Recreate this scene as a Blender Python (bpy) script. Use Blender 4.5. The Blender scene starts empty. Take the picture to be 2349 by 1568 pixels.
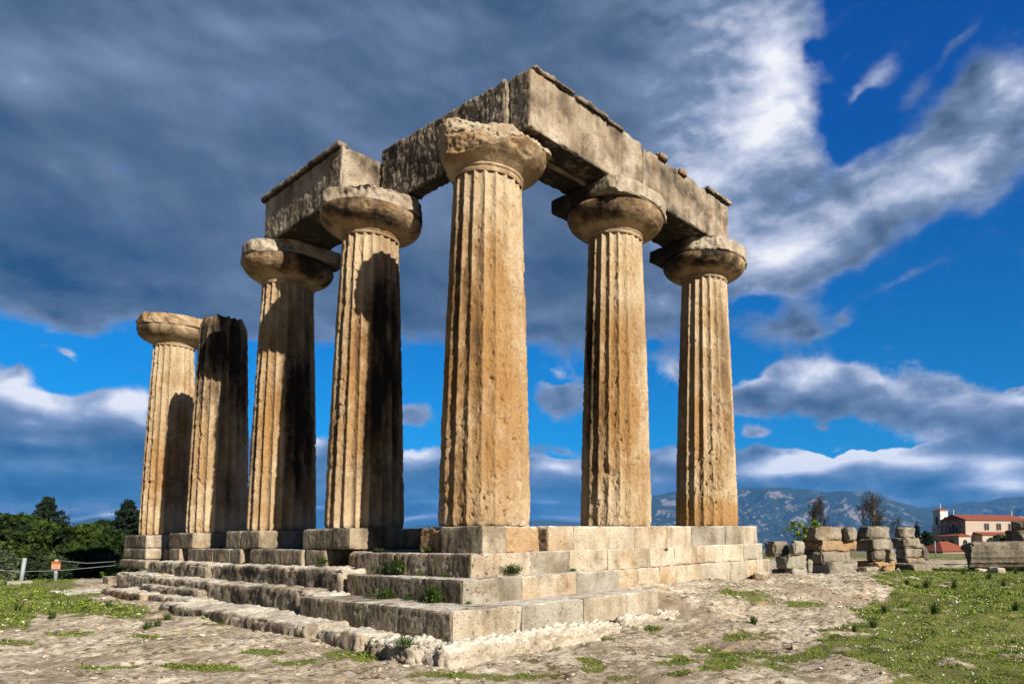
import bpy, math, random
import numpy as np
from mathutils import Vector, Matrix
R = math.radians
scene = bpy.context.scene
C = scene.collection
rng = np.random.default_rng(7)
random.seed(7)

# ------------------------------------------------------------------ camera model
CAM = np.array([-7.7099, -9.7789, -0.3607]); YAW = 0.871019; PIT = 0.0647325; ROL = -0.0037258
FOC = 0.685696; SHX = 0.114523; SHY = 0.152039
_f = np.array([math.sin(YAW)*math.cos(PIT), math.cos(YAW)*math.cos(PIT), math.sin(PIT)])
_r = np.array([math.cos(YAW), -math.sin(YAW), 0.0]); _u = np.cross(_r, _f)
_r2 = _r*math.cos(ROL)+_u*math.sin(ROL); _u2 = -_r*math.sin(ROL)+_u*math.cos(ROL)
PW, PH = 2349.0, 1568.0
def ray(px, py):
    return _f + _r2*(px-PW/2-SHX*PW)/(FOC*PW) - _u2*(py-PH/2-SHY*PW)/(FOC*PW)
def on_z(px, py, z):
    d = ray(px, py); return CAM + d*(z-CAM[2])/d[2]
def on_x(px, py, x):
    d = ray(px, py); return CAM + d*(x-CAM[0])/d[0]
def on_y(px, py, y):
    d = ray(px, py); return CAM + d*(y-CAM[1])/d[1]
def at(px, py, D):
    d = ray(px, py); return CAM + d*D/math.hypot(d[0], d[1])
def mpp(px, D):            # metres per photo pixel at horizontal distance D
    d = ray(px, 1243); return D/math.hypot(d[0], d[1])/(FOC*PW)

# ------------------------------------------------------------------ numpy noise
_perm = np.random.default_rng(11).permutation(256).astype(np.int64)
_perm = np.concatenate([_perm, _perm, _perm])
_g = np.random.default_rng(12).normal(size=(256, 3)); _g /= np.linalg.norm(_g, axis=1)[:, None]
def noise(P):
    P = np.asarray(P, float); i = np.floor(P).astype(np.int64); f = P-i; i &= 255
    w = f*f*f*(f*(f*6-15)+10); out = 0
    for dx in (0, 1):
        wx = w[:, 0] if dx else 1-w[:, 0]
        for dy in (0, 1):
            wy = w[:, 1] if dy else 1-w[:, 1]
            for dz in (0, 1):
                wz = w[:, 2] if dz else 1-w[:, 2]
                h = _perm[_perm[_perm[(i[:, 0]+dx) & 255]+((i[:, 1]+dy) & 255)]+((i[:, 2]+dz) & 255)]
                g = _g[h]
                out = out + wx*wy*wz*(g[:, 0]*(f[:, 0]-dx)+g[:, 1]*(f[:, 1]-dy)+g[:, 2]*(f[:, 2]-dz))
    return out*1.5
def fbm(P, sc, oc=4, gain=.5, seed=0.0):
    P = np.asarray(P)*sc + seed; a = 1.0; o = 0.0; t = 0.0
    for k in range(oc):
        o = o + a*noise(P); t += a; a *= gain; P = P*2.03+17.3
    return o/t*1.3
def ridged(P, sc, oc=4, seed=0.0):
    P = np.asarray(P)*sc + seed; a = 1.0; o = 0.0; t = 0.0
    for k in range(oc):
        o = o + a*(1-2*np.abs(noise(P))); t += a; a *= .5; P = P*2.07+9.1
    return o/t
def sstep(x, a, b):
    t = np.clip((x-a)/(b-a), 0, 1); return t*t*(3-2*t)

# ------------------------------------------------------------------ mesh helpers
def mesh_np(name, V, F, mat, tint=None, smooth=True, parent=None, link=True, corner=4):
    me = bpy.data.meshes.new(name)
    V = np.asarray(V, np.float32); F = np.asarray(F, np.int32)
    me.vertices.add(len(V)); me.vertices.foreach_set('co', V.ravel())
    n = len(F); k = F.shape[1]
    me.loops.add(n*k); me.loops.foreach_set('vertex_index', F.ravel())
    me.polygons.add(n); me.polygons.foreach_set('loop_start', np.arange(0, n*k, k, dtype=np.int32))
    try: me.polygons.foreach_set('loop_total', np.full(n, k, dtype=np.int32))
    except Exception: pass
    me.polygons.foreach_set('use_smooth', np.full(n, smooth, dtype=bool))
    if tint is not None:
        a = me.color_attributes.new('tint', 'FLOAT_COLOR', 'POINT')
        T = np.ones((len(V), 4), np.float32); T[:, :tint.shape[1]] = tint
        a.data.foreach_set('color', T.ravel())
    me.update(calc_edges=True); me.validate()
    me.materials.append(mat)
    o = bpy.data.objects.new(name, me)
    C.objects.link(o)
    if parent is not None: o.parent = parent
    return o
def tag(o, label=None, cat=None, group=None, kind=None):
    if label: o['label'] = label
    if cat: o['category'] = cat
    if group: o['group'] = group
    if kind: o['kind'] = kind
    return o
def empty(name, loc=(0, 0, 0), rz=0):
    o = bpy.data.objects.new(name, None); C.objects.link(o); o.location = Vector([float(v) for v in loc]); o.rotation_euler = (0, 0, rz)
    o.empty_display_size = .2
    return o
def local(o, parent):      # parent keeping world position of world-space mesh data (parents here carry location + z rotation)
    o.parent = parent
    o.matrix_parent_inverse = (Matrix.Translation(parent.location) @ Matrix.Rotation(parent.rotation_euler[2], 4, 'Z')).inverted()
    return o
def grid_faces(nu, nv, off=0, flip=False):
    i = np.arange(nu-1)[:, None]; j = np.arange(nv-1)[None, :]
    a = (i*nv+j).ravel(); F = np.stack([a, a+nv, a+nv+1, a+1], 1)
    if flip: F = F[:, ::-1]
    return F+off
def box_grid(lo, hi, res):
    lo = np.array(lo, float); hi = np.array(hi, float)
    V = []; F = []; off = 0
    for ax in range(3):
        u, v = (ax+1) % 3, (ax+2) % 3
        nu = max(2, int(math.ceil((hi[u]-lo[u])/res))+1); nv = max(2, int(math.ceil((hi[v]-lo[v])/res))+1)
        for s in (0, 1):
            U, W_ = np.meshgrid(np.linspace(lo[u], hi[u], nu), np.linspace(lo[v], hi[v], nv), indexing='ij')
            P = np.zeros((nu*nv, 3)); P[:, u] = U.ravel(); P[:, v] = W_.ravel(); P[:, ax] = hi[ax] if s else lo[ax]
            V.append(P); F.append(grid_faces(nu, nv, off, flip=not s)); off += len(P)
    return np.concatenate(V), np.concatenate(F)
def erode(P, lo, hi, amp=.012, rr=.03, sc=3.0, seed=0.0, edge=.03, streak=0.0, pits=0.0):
    """push a box surface in along a rounded-box normal by position-only noise (no cracks between faces)"""
    lo = np.array(lo, float); hi = np.array(hi, float)
    r = min(rr, (hi-lo).min()*.45)
    cl = np.clip(P, lo+r, hi-r); d = P-cl; L = np.linalg.norm(d, axis=1)[:, None]+1e-9; n = d/L
    m = (np.abs(d) > r*.5).sum(1)     # >1 near an edge
    q = np.abs(d)/r; ed = np.clip(np.sort(q, 1)[:, 1], 0, 1)    # 0 on faces, 1 on edges
    chip = np.clip(fbm(P, 1.7, 4, .6, seed+31)+.05, 0, 1)
    disp = amp*fbm(P, sc, 5, .6, seed) + amp*.5*fbm(P, sc*5, 3, .6, seed+5)
    if streak: disp = disp + streak*fbm(P*np.array([1, 1, .16]), 22, 3, .6, seed+9)
    if pits: disp = disp - pits*np.clip(fbm(P, 9, 3, .6, seed+14)-.22, 0, 1)*4
    disp = disp - ed*edge*chip*2.2
    return cl + n*(r+disp[:, None])
def cut(P, cuts, seed=0.0, rough=.03):
    for (nx, ny, nz, d) in cuts:
        n = np.array([nx, ny, nz], float); n /= np.linalg.norm(n)
        dd = P@n - d + rough*fbm(P, 4, 4, .6, seed+50)
        P = P - np.maximum(0, dd)[:, None]*n*.96; P = P + (np.clip(dd*8, 0, 1)*rough*.7*fbm(P, 9, 3, .6, seed+77))[:, None]*n
    return P
def join(parts):
    V = []; F = []; T = []; off = 0
    for v, f, t in parts:
        V.append(v); F.append(f+off); T.append(t); off += len(v)
    return np.concatenate(V), np.concatenate(F), np.concatenate(T)
def tube(pts, rads, n=8, cap=True):
    pts = np.asarray(pts, float); rads = np.broadcast_to(np.asarray(rads, float), (len(pts),))
    V = []
    tan = np.gradient(pts, axis=0); tan /= np.linalg.norm(tan, axis=1)[:, None]+1e-9
    for p, t, r in zip(pts, tan, rads):
        a = np.cross(t, [0, 0, 1]) if abs(t[2]) < .9 else np.cross(t, [1, 0, 0])
        a /= np.linalg.norm(a); b = np.cross(t, a)
        th = np.linspace(0, 2*np.pi, n, endpoint=False)
        V.append(p + r*(np.cos(th)[:, None]*a+np.sin(th)[:, None]*b))
    V = np.concatenate(V); F = []
    for i in range(len(pts)-1):
        for j in range(n):
            k = (j+1) % n; F.append((i*n+j, i*n+k, (i+1)*n+k, (i+1)*n+j))
    if cap:
        V = np.vstack([V, pts[0], pts[-1]]); c0 = len(V)-2; c1 = len(V)-1; L = (len(pts)-1)*n
        for j in range(n):
            k = (j+1) % n; F.append((c0, k, j, j)); F.append((c1, L+j, L+k, L+k))
    return V, np.array(F)
def mesh_list(name, parts, mat, parent=None, smooth=False):
    """parts = list of (V,F) with mixed face sizes -> one mesh"""
    me = bpy.data.meshes.new(name); V = []; F = []; off = 0
    for v, f in parts:
        V += [tuple(map(float, p)) for p in v]
        for q in f:
            q = list(dict.fromkeys(int(t)+off for t in q))
            if len(q) > 2: F.append(q)
        off += len(v)
    me.from_pydata(V, [], F); me.update(); me.validate(); me.materials.append(mat)
    if smooth:
        for p in me.polygons: p.use_smooth = True
    o = bpy.data.objects.new(name, me); C.objects.link(o)
    if parent is not None: o.parent = parent
    return o
def bx(x0, x1, y0, y1, z0, z1):
    V = [(x, y, z) for x in (x0, x1) for y in (y0, y1) for z in (z0, z1)]
    F = [(0, 1, 3, 2), (4, 6, 7, 5), (0, 4, 5, 1), (2, 3, 7, 6), (0, 2, 6, 4), (1, 5, 7, 3)]
    return V, F

# ------------------------------------------------------------------ material helpers
class NT:
    def __init__(s, tree): s.t = tree; s.n = tree.nodes; s.l = tree.links
    def new(s, typ, **kw):
        n = s.n.new(typ)
        for k, v in kw.items(): setattr(n, k, v)
        return n
    def set(s, sock, v):
        if isinstance(v, bpy.types.NodeSocket): s.l.new(v, sock)
        elif v is not None: sock.default_value = v
    def math(s, op, a, b=None, c=None, clamp=False):
        n = s.new('ShaderNodeMath', operation=op, use_clamp=clamp); s.set(n.inputs[0], a)
        if b is not None: s.set(n.inputs[1], b)
        if c is not None: s.set(n.inputs[2], c)
        return n.outputs[0]
    def vmath(s, op, a, b=None):
        n = s.new('ShaderNodeVectorMath', operation=op); s.set(n.inputs[0], a)
        if b is not None: s.set(n.inputs[1], b)
        return n.outputs[0]
    def noise(s, vec, scale, detail=4, rough=.55, dist=0.0):
        n = s.new('ShaderNodeTexNoise'); s.set(n.inputs['Vector'], vec); n.inputs['Scale'].default_value = scale
        n.inputs['Detail'].default_value = detail; n.inputs['Roughness'].default_value = rough; n.inputs['Distortion'].default_value = dist
        return n.outputs[0]
    def ss(s, v, a, b, lo=0.0, hi=1.0):
        n = s.new('ShaderNodeMapRange', interpolation_type='SMOOTHSTEP'); s.set(n.inputs[0], v)
        s.set(n.inputs[1], a); s.set(n.inputs[2], b); s.set(n.inputs[3], lo); s.set(n.inputs[4], hi); return n.outputs[0]
    def mix(s, f, a, b, blend='MIX'):
        n = s.new('ShaderNodeMix', data_type='RGBA', blend_type=blend); s.set(n.inputs[0], f)
        s.set(n.inputs[6], a if isinstance(a, bpy.types.NodeSocket) else (*a, 1)); s.set(n.inputs[7], b if isinstance(b, bpy.types.NodeSocket) else (*b, 1))
        return n.outputs[2]
    def map(s, vec, scale=(1, 1, 1), loc=(0, 0, 0), rot=(0, 0, 0), typ='POINT'):
        n = s.new('ShaderNodeMapping', vector_type=typ); s.set(n.inputs[0], vec)
        n.inputs[1].default_value = loc; n.inputs[2].default_value = rot; n.inputs[3].default_value = scale; return n.outputs[0]
def new_mat(name):
    m = bpy.data.materials.new(name); m.use_nodes = True; t = NT(m.node_tree)
    b = m.node_tree.nodes['Principled BSDF']; b.inputs['Specular IOR Level'].default_value = .25
    return m, t, b
def simple(name, col, rough=.8, var=.25, scale=6.0, bump=.0, metal=0.0):
    m, t, b = new_mat(name)
    P = t.new('ShaderNodeTexCoord').outputs['Object']
    n = t.noise(P, scale, 5, .6)
    t.set(b.inputs['Base Color'], t.mix(n, tuple(c*(1-var) for c in col), tuple(min(1, c*(1+var)) for c in col)))
    b.inputs['Roughness'].default_value = rough; b.inputs['Metallic'].default_value = metal
    if bump:
        bn = t.new('ShaderNodeBump'); bn.inputs['Strength'].default_value = bump; bn.inputs['Distance'].default_value = .02
        t.set(bn.inputs['Height'], t.noise(P, scale*4, 4)); t.set(b.inputs['Normal'], bn.outputs[0])
    return m

def stone_mat(name, pale, mid, ochre, lichen, lich_amt=.0, scale=1.0, bump=.8, soil=None, top=None):
    """tint attribute: r = dark tone (black crust, painted shade), g = ochre wash, b = grey-white replaced stone, a unused"""
    m, t, b = new_mat(name)
    P = t.new('ShaderNodeNewGeometry').outputs['Position']
    N = t.new('ShaderNodeNewGeometry').outputs['Normal']
    at_ = t.new('ShaderNodeAttribute', attribute_name='tint')
    sp = t.new('ShaderNodeSeparateColor'); t.l.new(at_.outputs['Color'], sp.inputs[0])
    nx = t.new('ShaderNodeSeparateXYZ'); t.l.new(N, nx.inputs[0])
    n1 = t.noise(P, 1.1*scale, 6, .62, .3); n2 = t.noise(P, 7*scale, 6, .65); n3 = t.noise(P, 38*scale, 4, .7)
    col = t.mix(t.ss(n1, .36, .62), mid, pale)
    col = t.mix(t.math('MULTIPLY', t.ss(n2, .42, .66), .55), col, tuple(c*1.12 for c in pale))
    # ochre wash, broken by noise
    ow = t.math('ADD', sp.outputs[1], t.math('MULTIPLY', t.math('SUBTRACT', n2, .5), .9))
    ow2 = t.math('MULTIPLY', t.ss(ow, .08, .78), .85)
    col = t.mix(ow2, col, ochre)
    # pale grey stone
    gw = t.ss(t.math('ADD', sp.outputs[2], t.math('MULTIPLY', t.math('SUBTRACT', t.math('ADD', t.math('MULTIPLY', n2, .5), t.math('MULTIPLY', t.noise(P, 2.6, 5, .65), .5)), .5), 1.9)), .2, 1.0)
    col = t.mix(t.math('MULTIPLY', gw, .85), col, (.235, .215, .175))
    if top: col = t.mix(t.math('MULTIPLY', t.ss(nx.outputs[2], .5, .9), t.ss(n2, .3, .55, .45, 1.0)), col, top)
    # vertical run-off streaks + black crust and painted shade
    Ps = t.map(P, (1, 1, .13)); st = t.noise(Ps, 5.5*scale, 5, .65)
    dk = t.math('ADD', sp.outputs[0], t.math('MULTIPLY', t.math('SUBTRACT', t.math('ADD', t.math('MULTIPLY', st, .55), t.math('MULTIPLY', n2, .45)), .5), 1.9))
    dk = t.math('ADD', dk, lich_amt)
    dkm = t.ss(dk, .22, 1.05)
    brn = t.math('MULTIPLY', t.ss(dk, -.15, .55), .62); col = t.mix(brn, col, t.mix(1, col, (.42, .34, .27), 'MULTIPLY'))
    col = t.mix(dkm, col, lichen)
    # pits and grain
    vo = t.new('ShaderNodeTexVoronoi'); t.set(vo.inputs['Vector'], P); vo.inputs['Scale'].default_value = 21*scale
    pit = t.ss(t.math('ADD', vo.outputs['Distance'], t.math('MULTIPLY', n2, .35)), .17, .37)
    pit2 = t.ss(t.noise(P, 24*scale, 3, .6), .71, .64)
    pit = t.math('MULTIPLY', pit, pit2)
    col = t.mix(t.math('MULTIPLY', t.math('SUBTRACT', 1, pit), .6), col, t.mix(1, col, (.42, .33, .25), 'MULTIPLY'))
    col = t.mix(1, col, t.mix(n3, (.55, .54, .53), (1.4, 1.4, 1.4)), 'MULTIPLY')
    if soil:
        up = t.ss(nx.outputs[2], .55, .9)
        sm = t.math('MULTIPLY', up, t.ss(n1, .5, .68))
        col = t.mix(t.math('MULTIPLY', sm, .6), col, soil)
    t.set(b.inputs['Base Color'], col); b.inputs['Roughness'].default_value = .95; b.inputs['Specular IOR Level'].default_value = .12
    h = t.math('ADD', t.math('MULTIPLY', n2, .9), t.math('MULTIPLY', n3, .35))
    h = t.math('ADD', h, t.math('MULTIPLY', pit, .35))
    bn = t.new('ShaderNodeBump'); bn.inputs['Strength'].default_value = bump; bn.inputs['Distance'].default_value = .03
    t.set(bn.inputs['Height'], h); t.set(b.inputs['Normal'], bn.outputs[0])
    return m
M = {}
M['col'] = stone_mat('column_limestone', (.34, .265, .172), (.235, .15, .072), (.225, .122, .04), (.019, .014, .010), .0, 1.0, 1.0)
M['beam'] = stone_mat('beam_limestone', (.34, .292, .225), (.235, .19, .135), (.21, .115, .05), (.026, .022, .017), .04, 1.0, 1.2)
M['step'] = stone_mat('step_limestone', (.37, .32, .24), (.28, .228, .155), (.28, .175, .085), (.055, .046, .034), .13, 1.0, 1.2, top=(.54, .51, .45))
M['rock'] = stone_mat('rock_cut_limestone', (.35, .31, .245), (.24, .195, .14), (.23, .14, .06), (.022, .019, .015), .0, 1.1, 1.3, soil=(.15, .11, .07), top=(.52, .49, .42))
M['ruin'] = stone_mat('weathered_grey_limestone', (.26, .235, .185), (.17, .15, .115), (.25, .145, .06), (.03, .027, .022), .02, 1.0, 1.2)
# ------------------------------------------------------------------ world: sky and clouds
def srgb(r, g, b):
    f = lambda c: ((c/255+.055)/1.055)**2.4 if c > 10 else c/255/12.92
    return (f(r), f(g), f(b))
SUN_EL = 27.5; SUN_TRAVEL = 5.2      # light travels toward azimuth 5.2 deg east of +Y
w = bpy.data.worlds.new('World'); scene.world = w; w.use_nodes = True
t = NT(w.node_tree); t.n.clear()
out = t.new('ShaderNodeOutputWorld'); bg = t.new('ShaderNodeBackground'); t.l.new(bg.outputs[0], out.inputs[0])
D = t.new('ShaderNodeTexCoord').outputs['Generated']
sx = t.new('ShaderNodeSeparateXYZ'); t.l.new(D, sx.inputs[0])
hz = t.math('SQRT', t.math('ADD', t.math('MULTIPLY', sx.outputs[0], sx.outputs[0]), t.math('MULTIPLY', sx.outputs[1], sx.outputs[1])))
U = t.math('SUBTRACT', t.math('ARCTAN2', sx.outputs[0], sx.outputs[1]), YAW)
V_ = t.math('DIVIDE', sx.outputs[2], t.math('MAXIMUM', hz, .05))
cx = t.new('ShaderNodeCombineXYZ'); t.l.new(U, cx.inputs[0]); t.l.new(V_, cx.inputs[1]); P0 = cx.outputs[0]
def uv(px, py):
    d = ray(px, py); return (math.atan2(d[0], d[1])-YAW, d[2]/math.hypot(d[0], d[1]))
def warp(P, scale, amt, det=4):
    n = t.new('ShaderNodeTexNoise'); t.set(n.inputs['Vector'], P); n.inputs['Scale'].default_value = scale; n.inputs['Detail'].default_value = det
    v = t.vmath('SUBTRACT', n.outputs['Color'], (.5, .5, .5)); v = t.vmath('MULTIPLY', v, (amt, amt, 0)); return t.vmath('ADD', P, v)
Pw = warp(warp(P0, 3.2, .08, 2), 16, .045, 3)
PX = 1/(FOC*PW)
def blobs(P, lst, base):
    acc = base
    for (px, py, rx, ry, rot, wt) in lst:
        u, v = uv(px, py)
        # local pixel scale grows toward the picture edge
        u1, v1 = uv(px+10, py); u2, v2 = uv(px, py+10)
        sxp = abs(u1-u)/10; syp = abs(v2-v)/10
        mp = t.map(P, (rx*sxp, ry*syp, 1), (u, v, 0), (0, 0, R(-rot)), 'TEXTURE')
        g = t.new('ShaderNodeTexGradient', gradient_type='QUADRATIC_SPHERE'); t.l.new(mp, g.inputs[0])
        acc = t.math('MULTIPLY_ADD', g.outputs['Fac'], wt, acc)
    return acc
# the large grey mass: left of x=1890 and above y=765
sp2 = t.new('ShaderNodeSeparateXYZ'); t.l.new(Pw, sp2.inputs[0])
u_edge = uv(1875, 200)[0]; v_lo = uv(600, 765)[1]
mass = t.math('MULTIPLY', t.ss(sp2.outputs[0], u_edge+.025, u_edge-.035), t.ss(sp2.outputs[1], v_lo-.02, v_lo+.035))
low = t.ss(sp2.outputs[1], uv(800, 985)[1]+.004, uv(800, 1045)[1])      # lower deck everywhere
cov0 = t.math('MAXIMUM', t.math('MULTIPLY', mass, 1.15), t.math('MULTIPLY', low, 1.2))
cov = blobs(Pw, [
 (80, 700, 300, 120, 0, 1.5), (380, 715, 300, 110, 0, 1.3), (620, 740, 200, 70, 0, .8),
 # bites out of the mass edge
 (1850, 110, 80, 60, 0, -1.0), (1960, 330, 170, 200, 0, -.8), (1830, 440, 120, 70, -20, -1.5), (1735, 700, 220, 130, -10, -1.5), (1640, 780, 170, 60, 0, -1.0),
 # diagonal band on the right
 (1700, 540, 260, 190, -15, 2.2), (1850, 520, 260, 150, -20, 1.9), (2020, 450, 260, 150, -22, 1.8), (2170, 330, 210, 160, -30, 1.7),
 (2330, 190, 200, 120, -38, 1.7), (2290, 390, 230, 90, -26, 1.5), (1900, 400, 130, 60, -20, .8), (2120, 500, 120, 60, -20, .6),
 (1950, 560, 300, 110, -18, 1.2), (2230, 240, 200, 120, -38, 1.4), (2100, 420, 260, 120, -24, 1.2), (2320, 330, 160, 60, -20, .9), (2250, 470, 120, 60, -30, .5), (2060, 230, 160, 60, -50, .5), (1990, 260, 120, 30, -50, .3),
 (2230, 170, 220, 90, -35, .9), (2340, 270, 160, 100, -30, 1.2), (2080, 330, 200, 110, -30, .9), (1960, 380, 140, 60, -30, .6), (1900, 600, 240, 70, -12, .8), (1760, 610, 160, 100, 0, .8),
 (2010, 170, 190, 60, -40, .8), (2100, 200, 120, 50, -60, .6), (1960, 230, 90, 30, -60, .6), (2200, 80, 160, 30, -40, .6), (1900, 180, 60, 40, 0, .35), (1950, 110, 120, 30, -50, .4), (2180, 120, 160, 30, -40, .3), (1840, 620, 240, 60, -10, .8), (2060, 660, 200, 25, -22, .5),
 (1930, 742, 60, 34, -15, 1.0), (1862, 765, 46, 22, -5, .8), (1540, 690, 60, 60, 0, 1.2),
 # cumulus bank right
 (1700, 900, 190, 80, 0, 1.8), (1860, 880, 210, 110, 8, 2.1), (2010, 905, 240, 100, 10, 1.9), (2180, 945, 260, 85, 6, 2.0), (2340, 970, 220, 80, 2, 2.0),
 (1725, 978, 90, 34, 0, 1.3), (1560, 850, 120, 70, 0, 1.2), (1290, 900, 140, 120, 0, 1.4), (960, 935, 140, 50, 0, 1.3), (1880, 960, 60, 26, 0, .8),
 (2330, 905, 90, 22, 0, .9),
 # low white bank right
 (1890, 1050, 320, 55, -3, 2.0), (2100, 1065, 280, 55, 4, 1.8), (2300, 1085, 260, 60, 6, 2.0),
 (1960, 1010, 420, 12, 0, -.6),
 # blue windows
 (880, 870, 300, 60, 0, -.8), (1000, 985, 120, 22, 0, -1.2), (1270, 870, 90, 22, 0, -.9), (1280, 1040, 120, 22, 0, -.9), (1500, 790, 70, 40, 0, -.9),
 # left banks
 (250, 930, 210, 75, -8, 2.2), (60, 925, 200, 80, 12, 2.0), (20, 845, 120, 50, 10, 1.4), (160, 815, 80, 34, 15, 1.1), (95, 790, 60, 22, 0, .6), (340, 740, 260, 30, 0, -.4),
 (60, 985, 260, 60, 0, 1.4), (260, 1000, 260, 60, 0, 1.4)], cov0)
n_big = t.noise(P0, 6, 6, .6, .4); n_fine = t.noise(t.map(P0, (1, 1.25, 1)), 20, 8, .68, .2)
edge_n = t.math('ADD', t.math('MULTIPLY', t.math('SUBTRACT', n_big, .5), .9), t.math('MULTIPLY', t.math('SUBTRACT', n_fine, .5), 1.15))
soft = t.ss(V_, .22, .36)
ce = t.math('ADD', cov, edge_n)
alpha = t.ss(ce, t.math('SUBTRACT', .28, t.math('MULTIPLY', soft, .22)), t.math('ADD', .72, t.math('MULTIPLY', soft, .40)))
Pt = warp(P0, 4, .05, 2)
tone = blobs(Pt, [
 # bright edge of the mass
 (1770, 120, 230, 260, 0, .50), (1740, 300, 260, 260, 0, .55), (1600, 420, 260, 240, 0, .42), (1500, 220, 260, 220, 0, .12), (1620, 60, 240, 200, 0, .22), (1640, 560, 250, 160, 0, .42), (1800, 250, 130, 200, 0, .22),
 # diagonal band
 (1760, 590, 260, 160, -10, .35), (1950, 480, 320, 150, -20, .42), (2290, 180, 160, 110, -35, .32), (2200, 370, 300, 200, -25, .46), (1830, 560, 200, 90, -15, .2), (2080, 420, 220, 90, -25, .16), (2330, 200, 200, 140, -35, .36), (2010, 170, 190, 80, -40, .3),
 # soft lights and darks of the mass
 (60, 170, 240, 160, 30, .26), (300, 140, 300, 130, -20, .20), (520, 60, 200, 90, 0, .14), (140, 400, 120, 60, 20, .16), (300, 450, 260, 150, 20, .14), (420, 90, 120, 40, 0, .08), (700, 60, 260, 60, 0, .06),
 (560, 200, 340, 160, -10, .10), (1030, 90, 260, 120, 0, .10), (1000, 200, 260, 120, 0, -.06), (900, 250, 260, 120, 0, -.10), (620, 330, 260, 90, 0, -.05),
 (1250, 170, 340, 190, 0, -.06), (300, 590, 420, 120, 0, -.08), (60, 600, 260, 200, 0, -.14), (500, 560, 300, 120, 10, -.02), (320, 690, 420, 80, 0, -.06), (980, 650, 220, 180, 0, -.10), (1280, 600, 160, 180, 0, -.05), (1290, 710, 130, 60, 0, .12),
 (850, 700, 300, 120, 0, -.06), (1530, 690, 80, 60, 0, .35),
 # cumulus bank right: bright tops, grey bellies
 (1720, 870, 180, 70, 0, .40), (1850, 870, 140, 90, 0, .52), (1900, 850, 140, 50, 0, .2), (2000, 880, 240, 80, 8, .36), (2180, 925, 260, 60, 6, .32), (2330, 920, 160, 60, 0, .42), (1540, 860, 120, 60, 0, .3),
 (1810, 940, 140, 45, 0, -.10), (2120, 975, 280, 40, 4, -.06), (1725, 985, 100, 30, 0, .25), (1280, 850, 120, 60, 0, .2), (960, 930, 130, 50, 0, .16),
 (1860, 1040, 240, 50, -4, .5), (2000, 1030, 200, 40, 6, .4), (1910, 1045, 330, 55, -4, .85), (1760, 1070, 200, 46, 0, .6), (2110, 1060, 220, 40, 5, .62), (2270, 1075, 190, 60, 0, .66), (2310, 1115, 170, 50, 0, .72), (2340, 1060, 160, 30, 0, .3),
 (1280, 1070, 140, 44, 0, .72), (1560, 1050, 110, 50, 0, .42), (960, 1035, 130, 60, 0, .72), (730, 1010, 60, 60, 0, .6), (1500, 1100, 90, 26, 0, .2), (700, 870, 40, 30, 0, .3),
 (2130, 1112, 160, 34, -3, -.40), (1950, 1105, 260, 26, 0, -.15),
 # left bank
 (290, 905, 120, 50, -6, .4), (30, 880, 120, 60, 0, .3), (270, 915, 190, 62, -6, .82), (90, 905, 200, 60, 10, .62), (20, 860, 140, 60, 0, .56), (160, 815, 100, 40, 10, .4), (60, 945, 200, 40, 0, .2), (60, 985, 110, 24, 0, .26), (330, 955, 90, 50, 0, .3), (290, 1060, 160, 22, -5, .14), (120, 1050, 160, 26, 0, .1),
 (130, 1110, 420, 60, 0, -.18), (100, 1010, 300, 30, 0, -.10), (1100, 1140, 500, 50, 0, -.12), (2200, 1140, 300, 30, 0, -.1),
 # pale streaks at the horizon
 (40, 1188, 130, 15, 0, .42), (280, 1172, 130, 16, -6, .46), (180, 1178, 120, 12, -4, .3), (960, 1185, 200, 14, 0, .5), (730, 1165, 70, 12, 0, .3), (1280, 1180, 160, 10, 0, .28), (1260, 1150, 160, 9, 0, .16), (1000, 1150, 220, 9, 0, .12)], .36)
# relief: cloud noise compared with itself shifted toward the sun (up)
r1 = t.noise(t.map(Pt, (1, 1.15, 1)), 5, 5, .48); r2 = t.noise(t.map(Pt, (1, 1.15, 1), (.012, .035, 0)), 5, 5, .48)
h1 = t.noise(t.map(P0, (1, 1.5, 1)), 18, 7, .58, .2); h2 = t.noise(t.map(P0, (1, 1.5, 1), (.008, .024, 0)), 18, 7, .58, .2)
cum = t.math('MAXIMUM', t.math('MAXIMUM', t.ss(V_, .42, .22), t.ss(U, uv(1300, 300)[0], uv(1600, 300)[0])), .3)
tone = t.math('ADD', tone, t.math('MULTIPLY', t.math('SUBTRACT', r1, .5), .42))
tone = t.math('ADD', tone, t.math('MULTIPLY', t.math('SUBTRACT', r1, r2), .22))
tone = t.math('ADD', tone, t.math('MULTIPLY', t.math('SUBTRACT', t.noise(t.map(P0, (1, 1.1, 1), (3.1, 1.7, 0)), 3.4, 3, .5, .8), .5), .34))
tone = t.math('ADD', tone, t.math('MULTIPLY', t.math('MULTIPLY', t.math('SUBTRACT', h1, h2), cum), .48))
# thin cloud edges carry the light
tone = t.math('ADD', tone, t.math('MULTIPLY', t.math('MULTIPLY', t.ss(ce, 1.5, .3), cum), .24))
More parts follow.
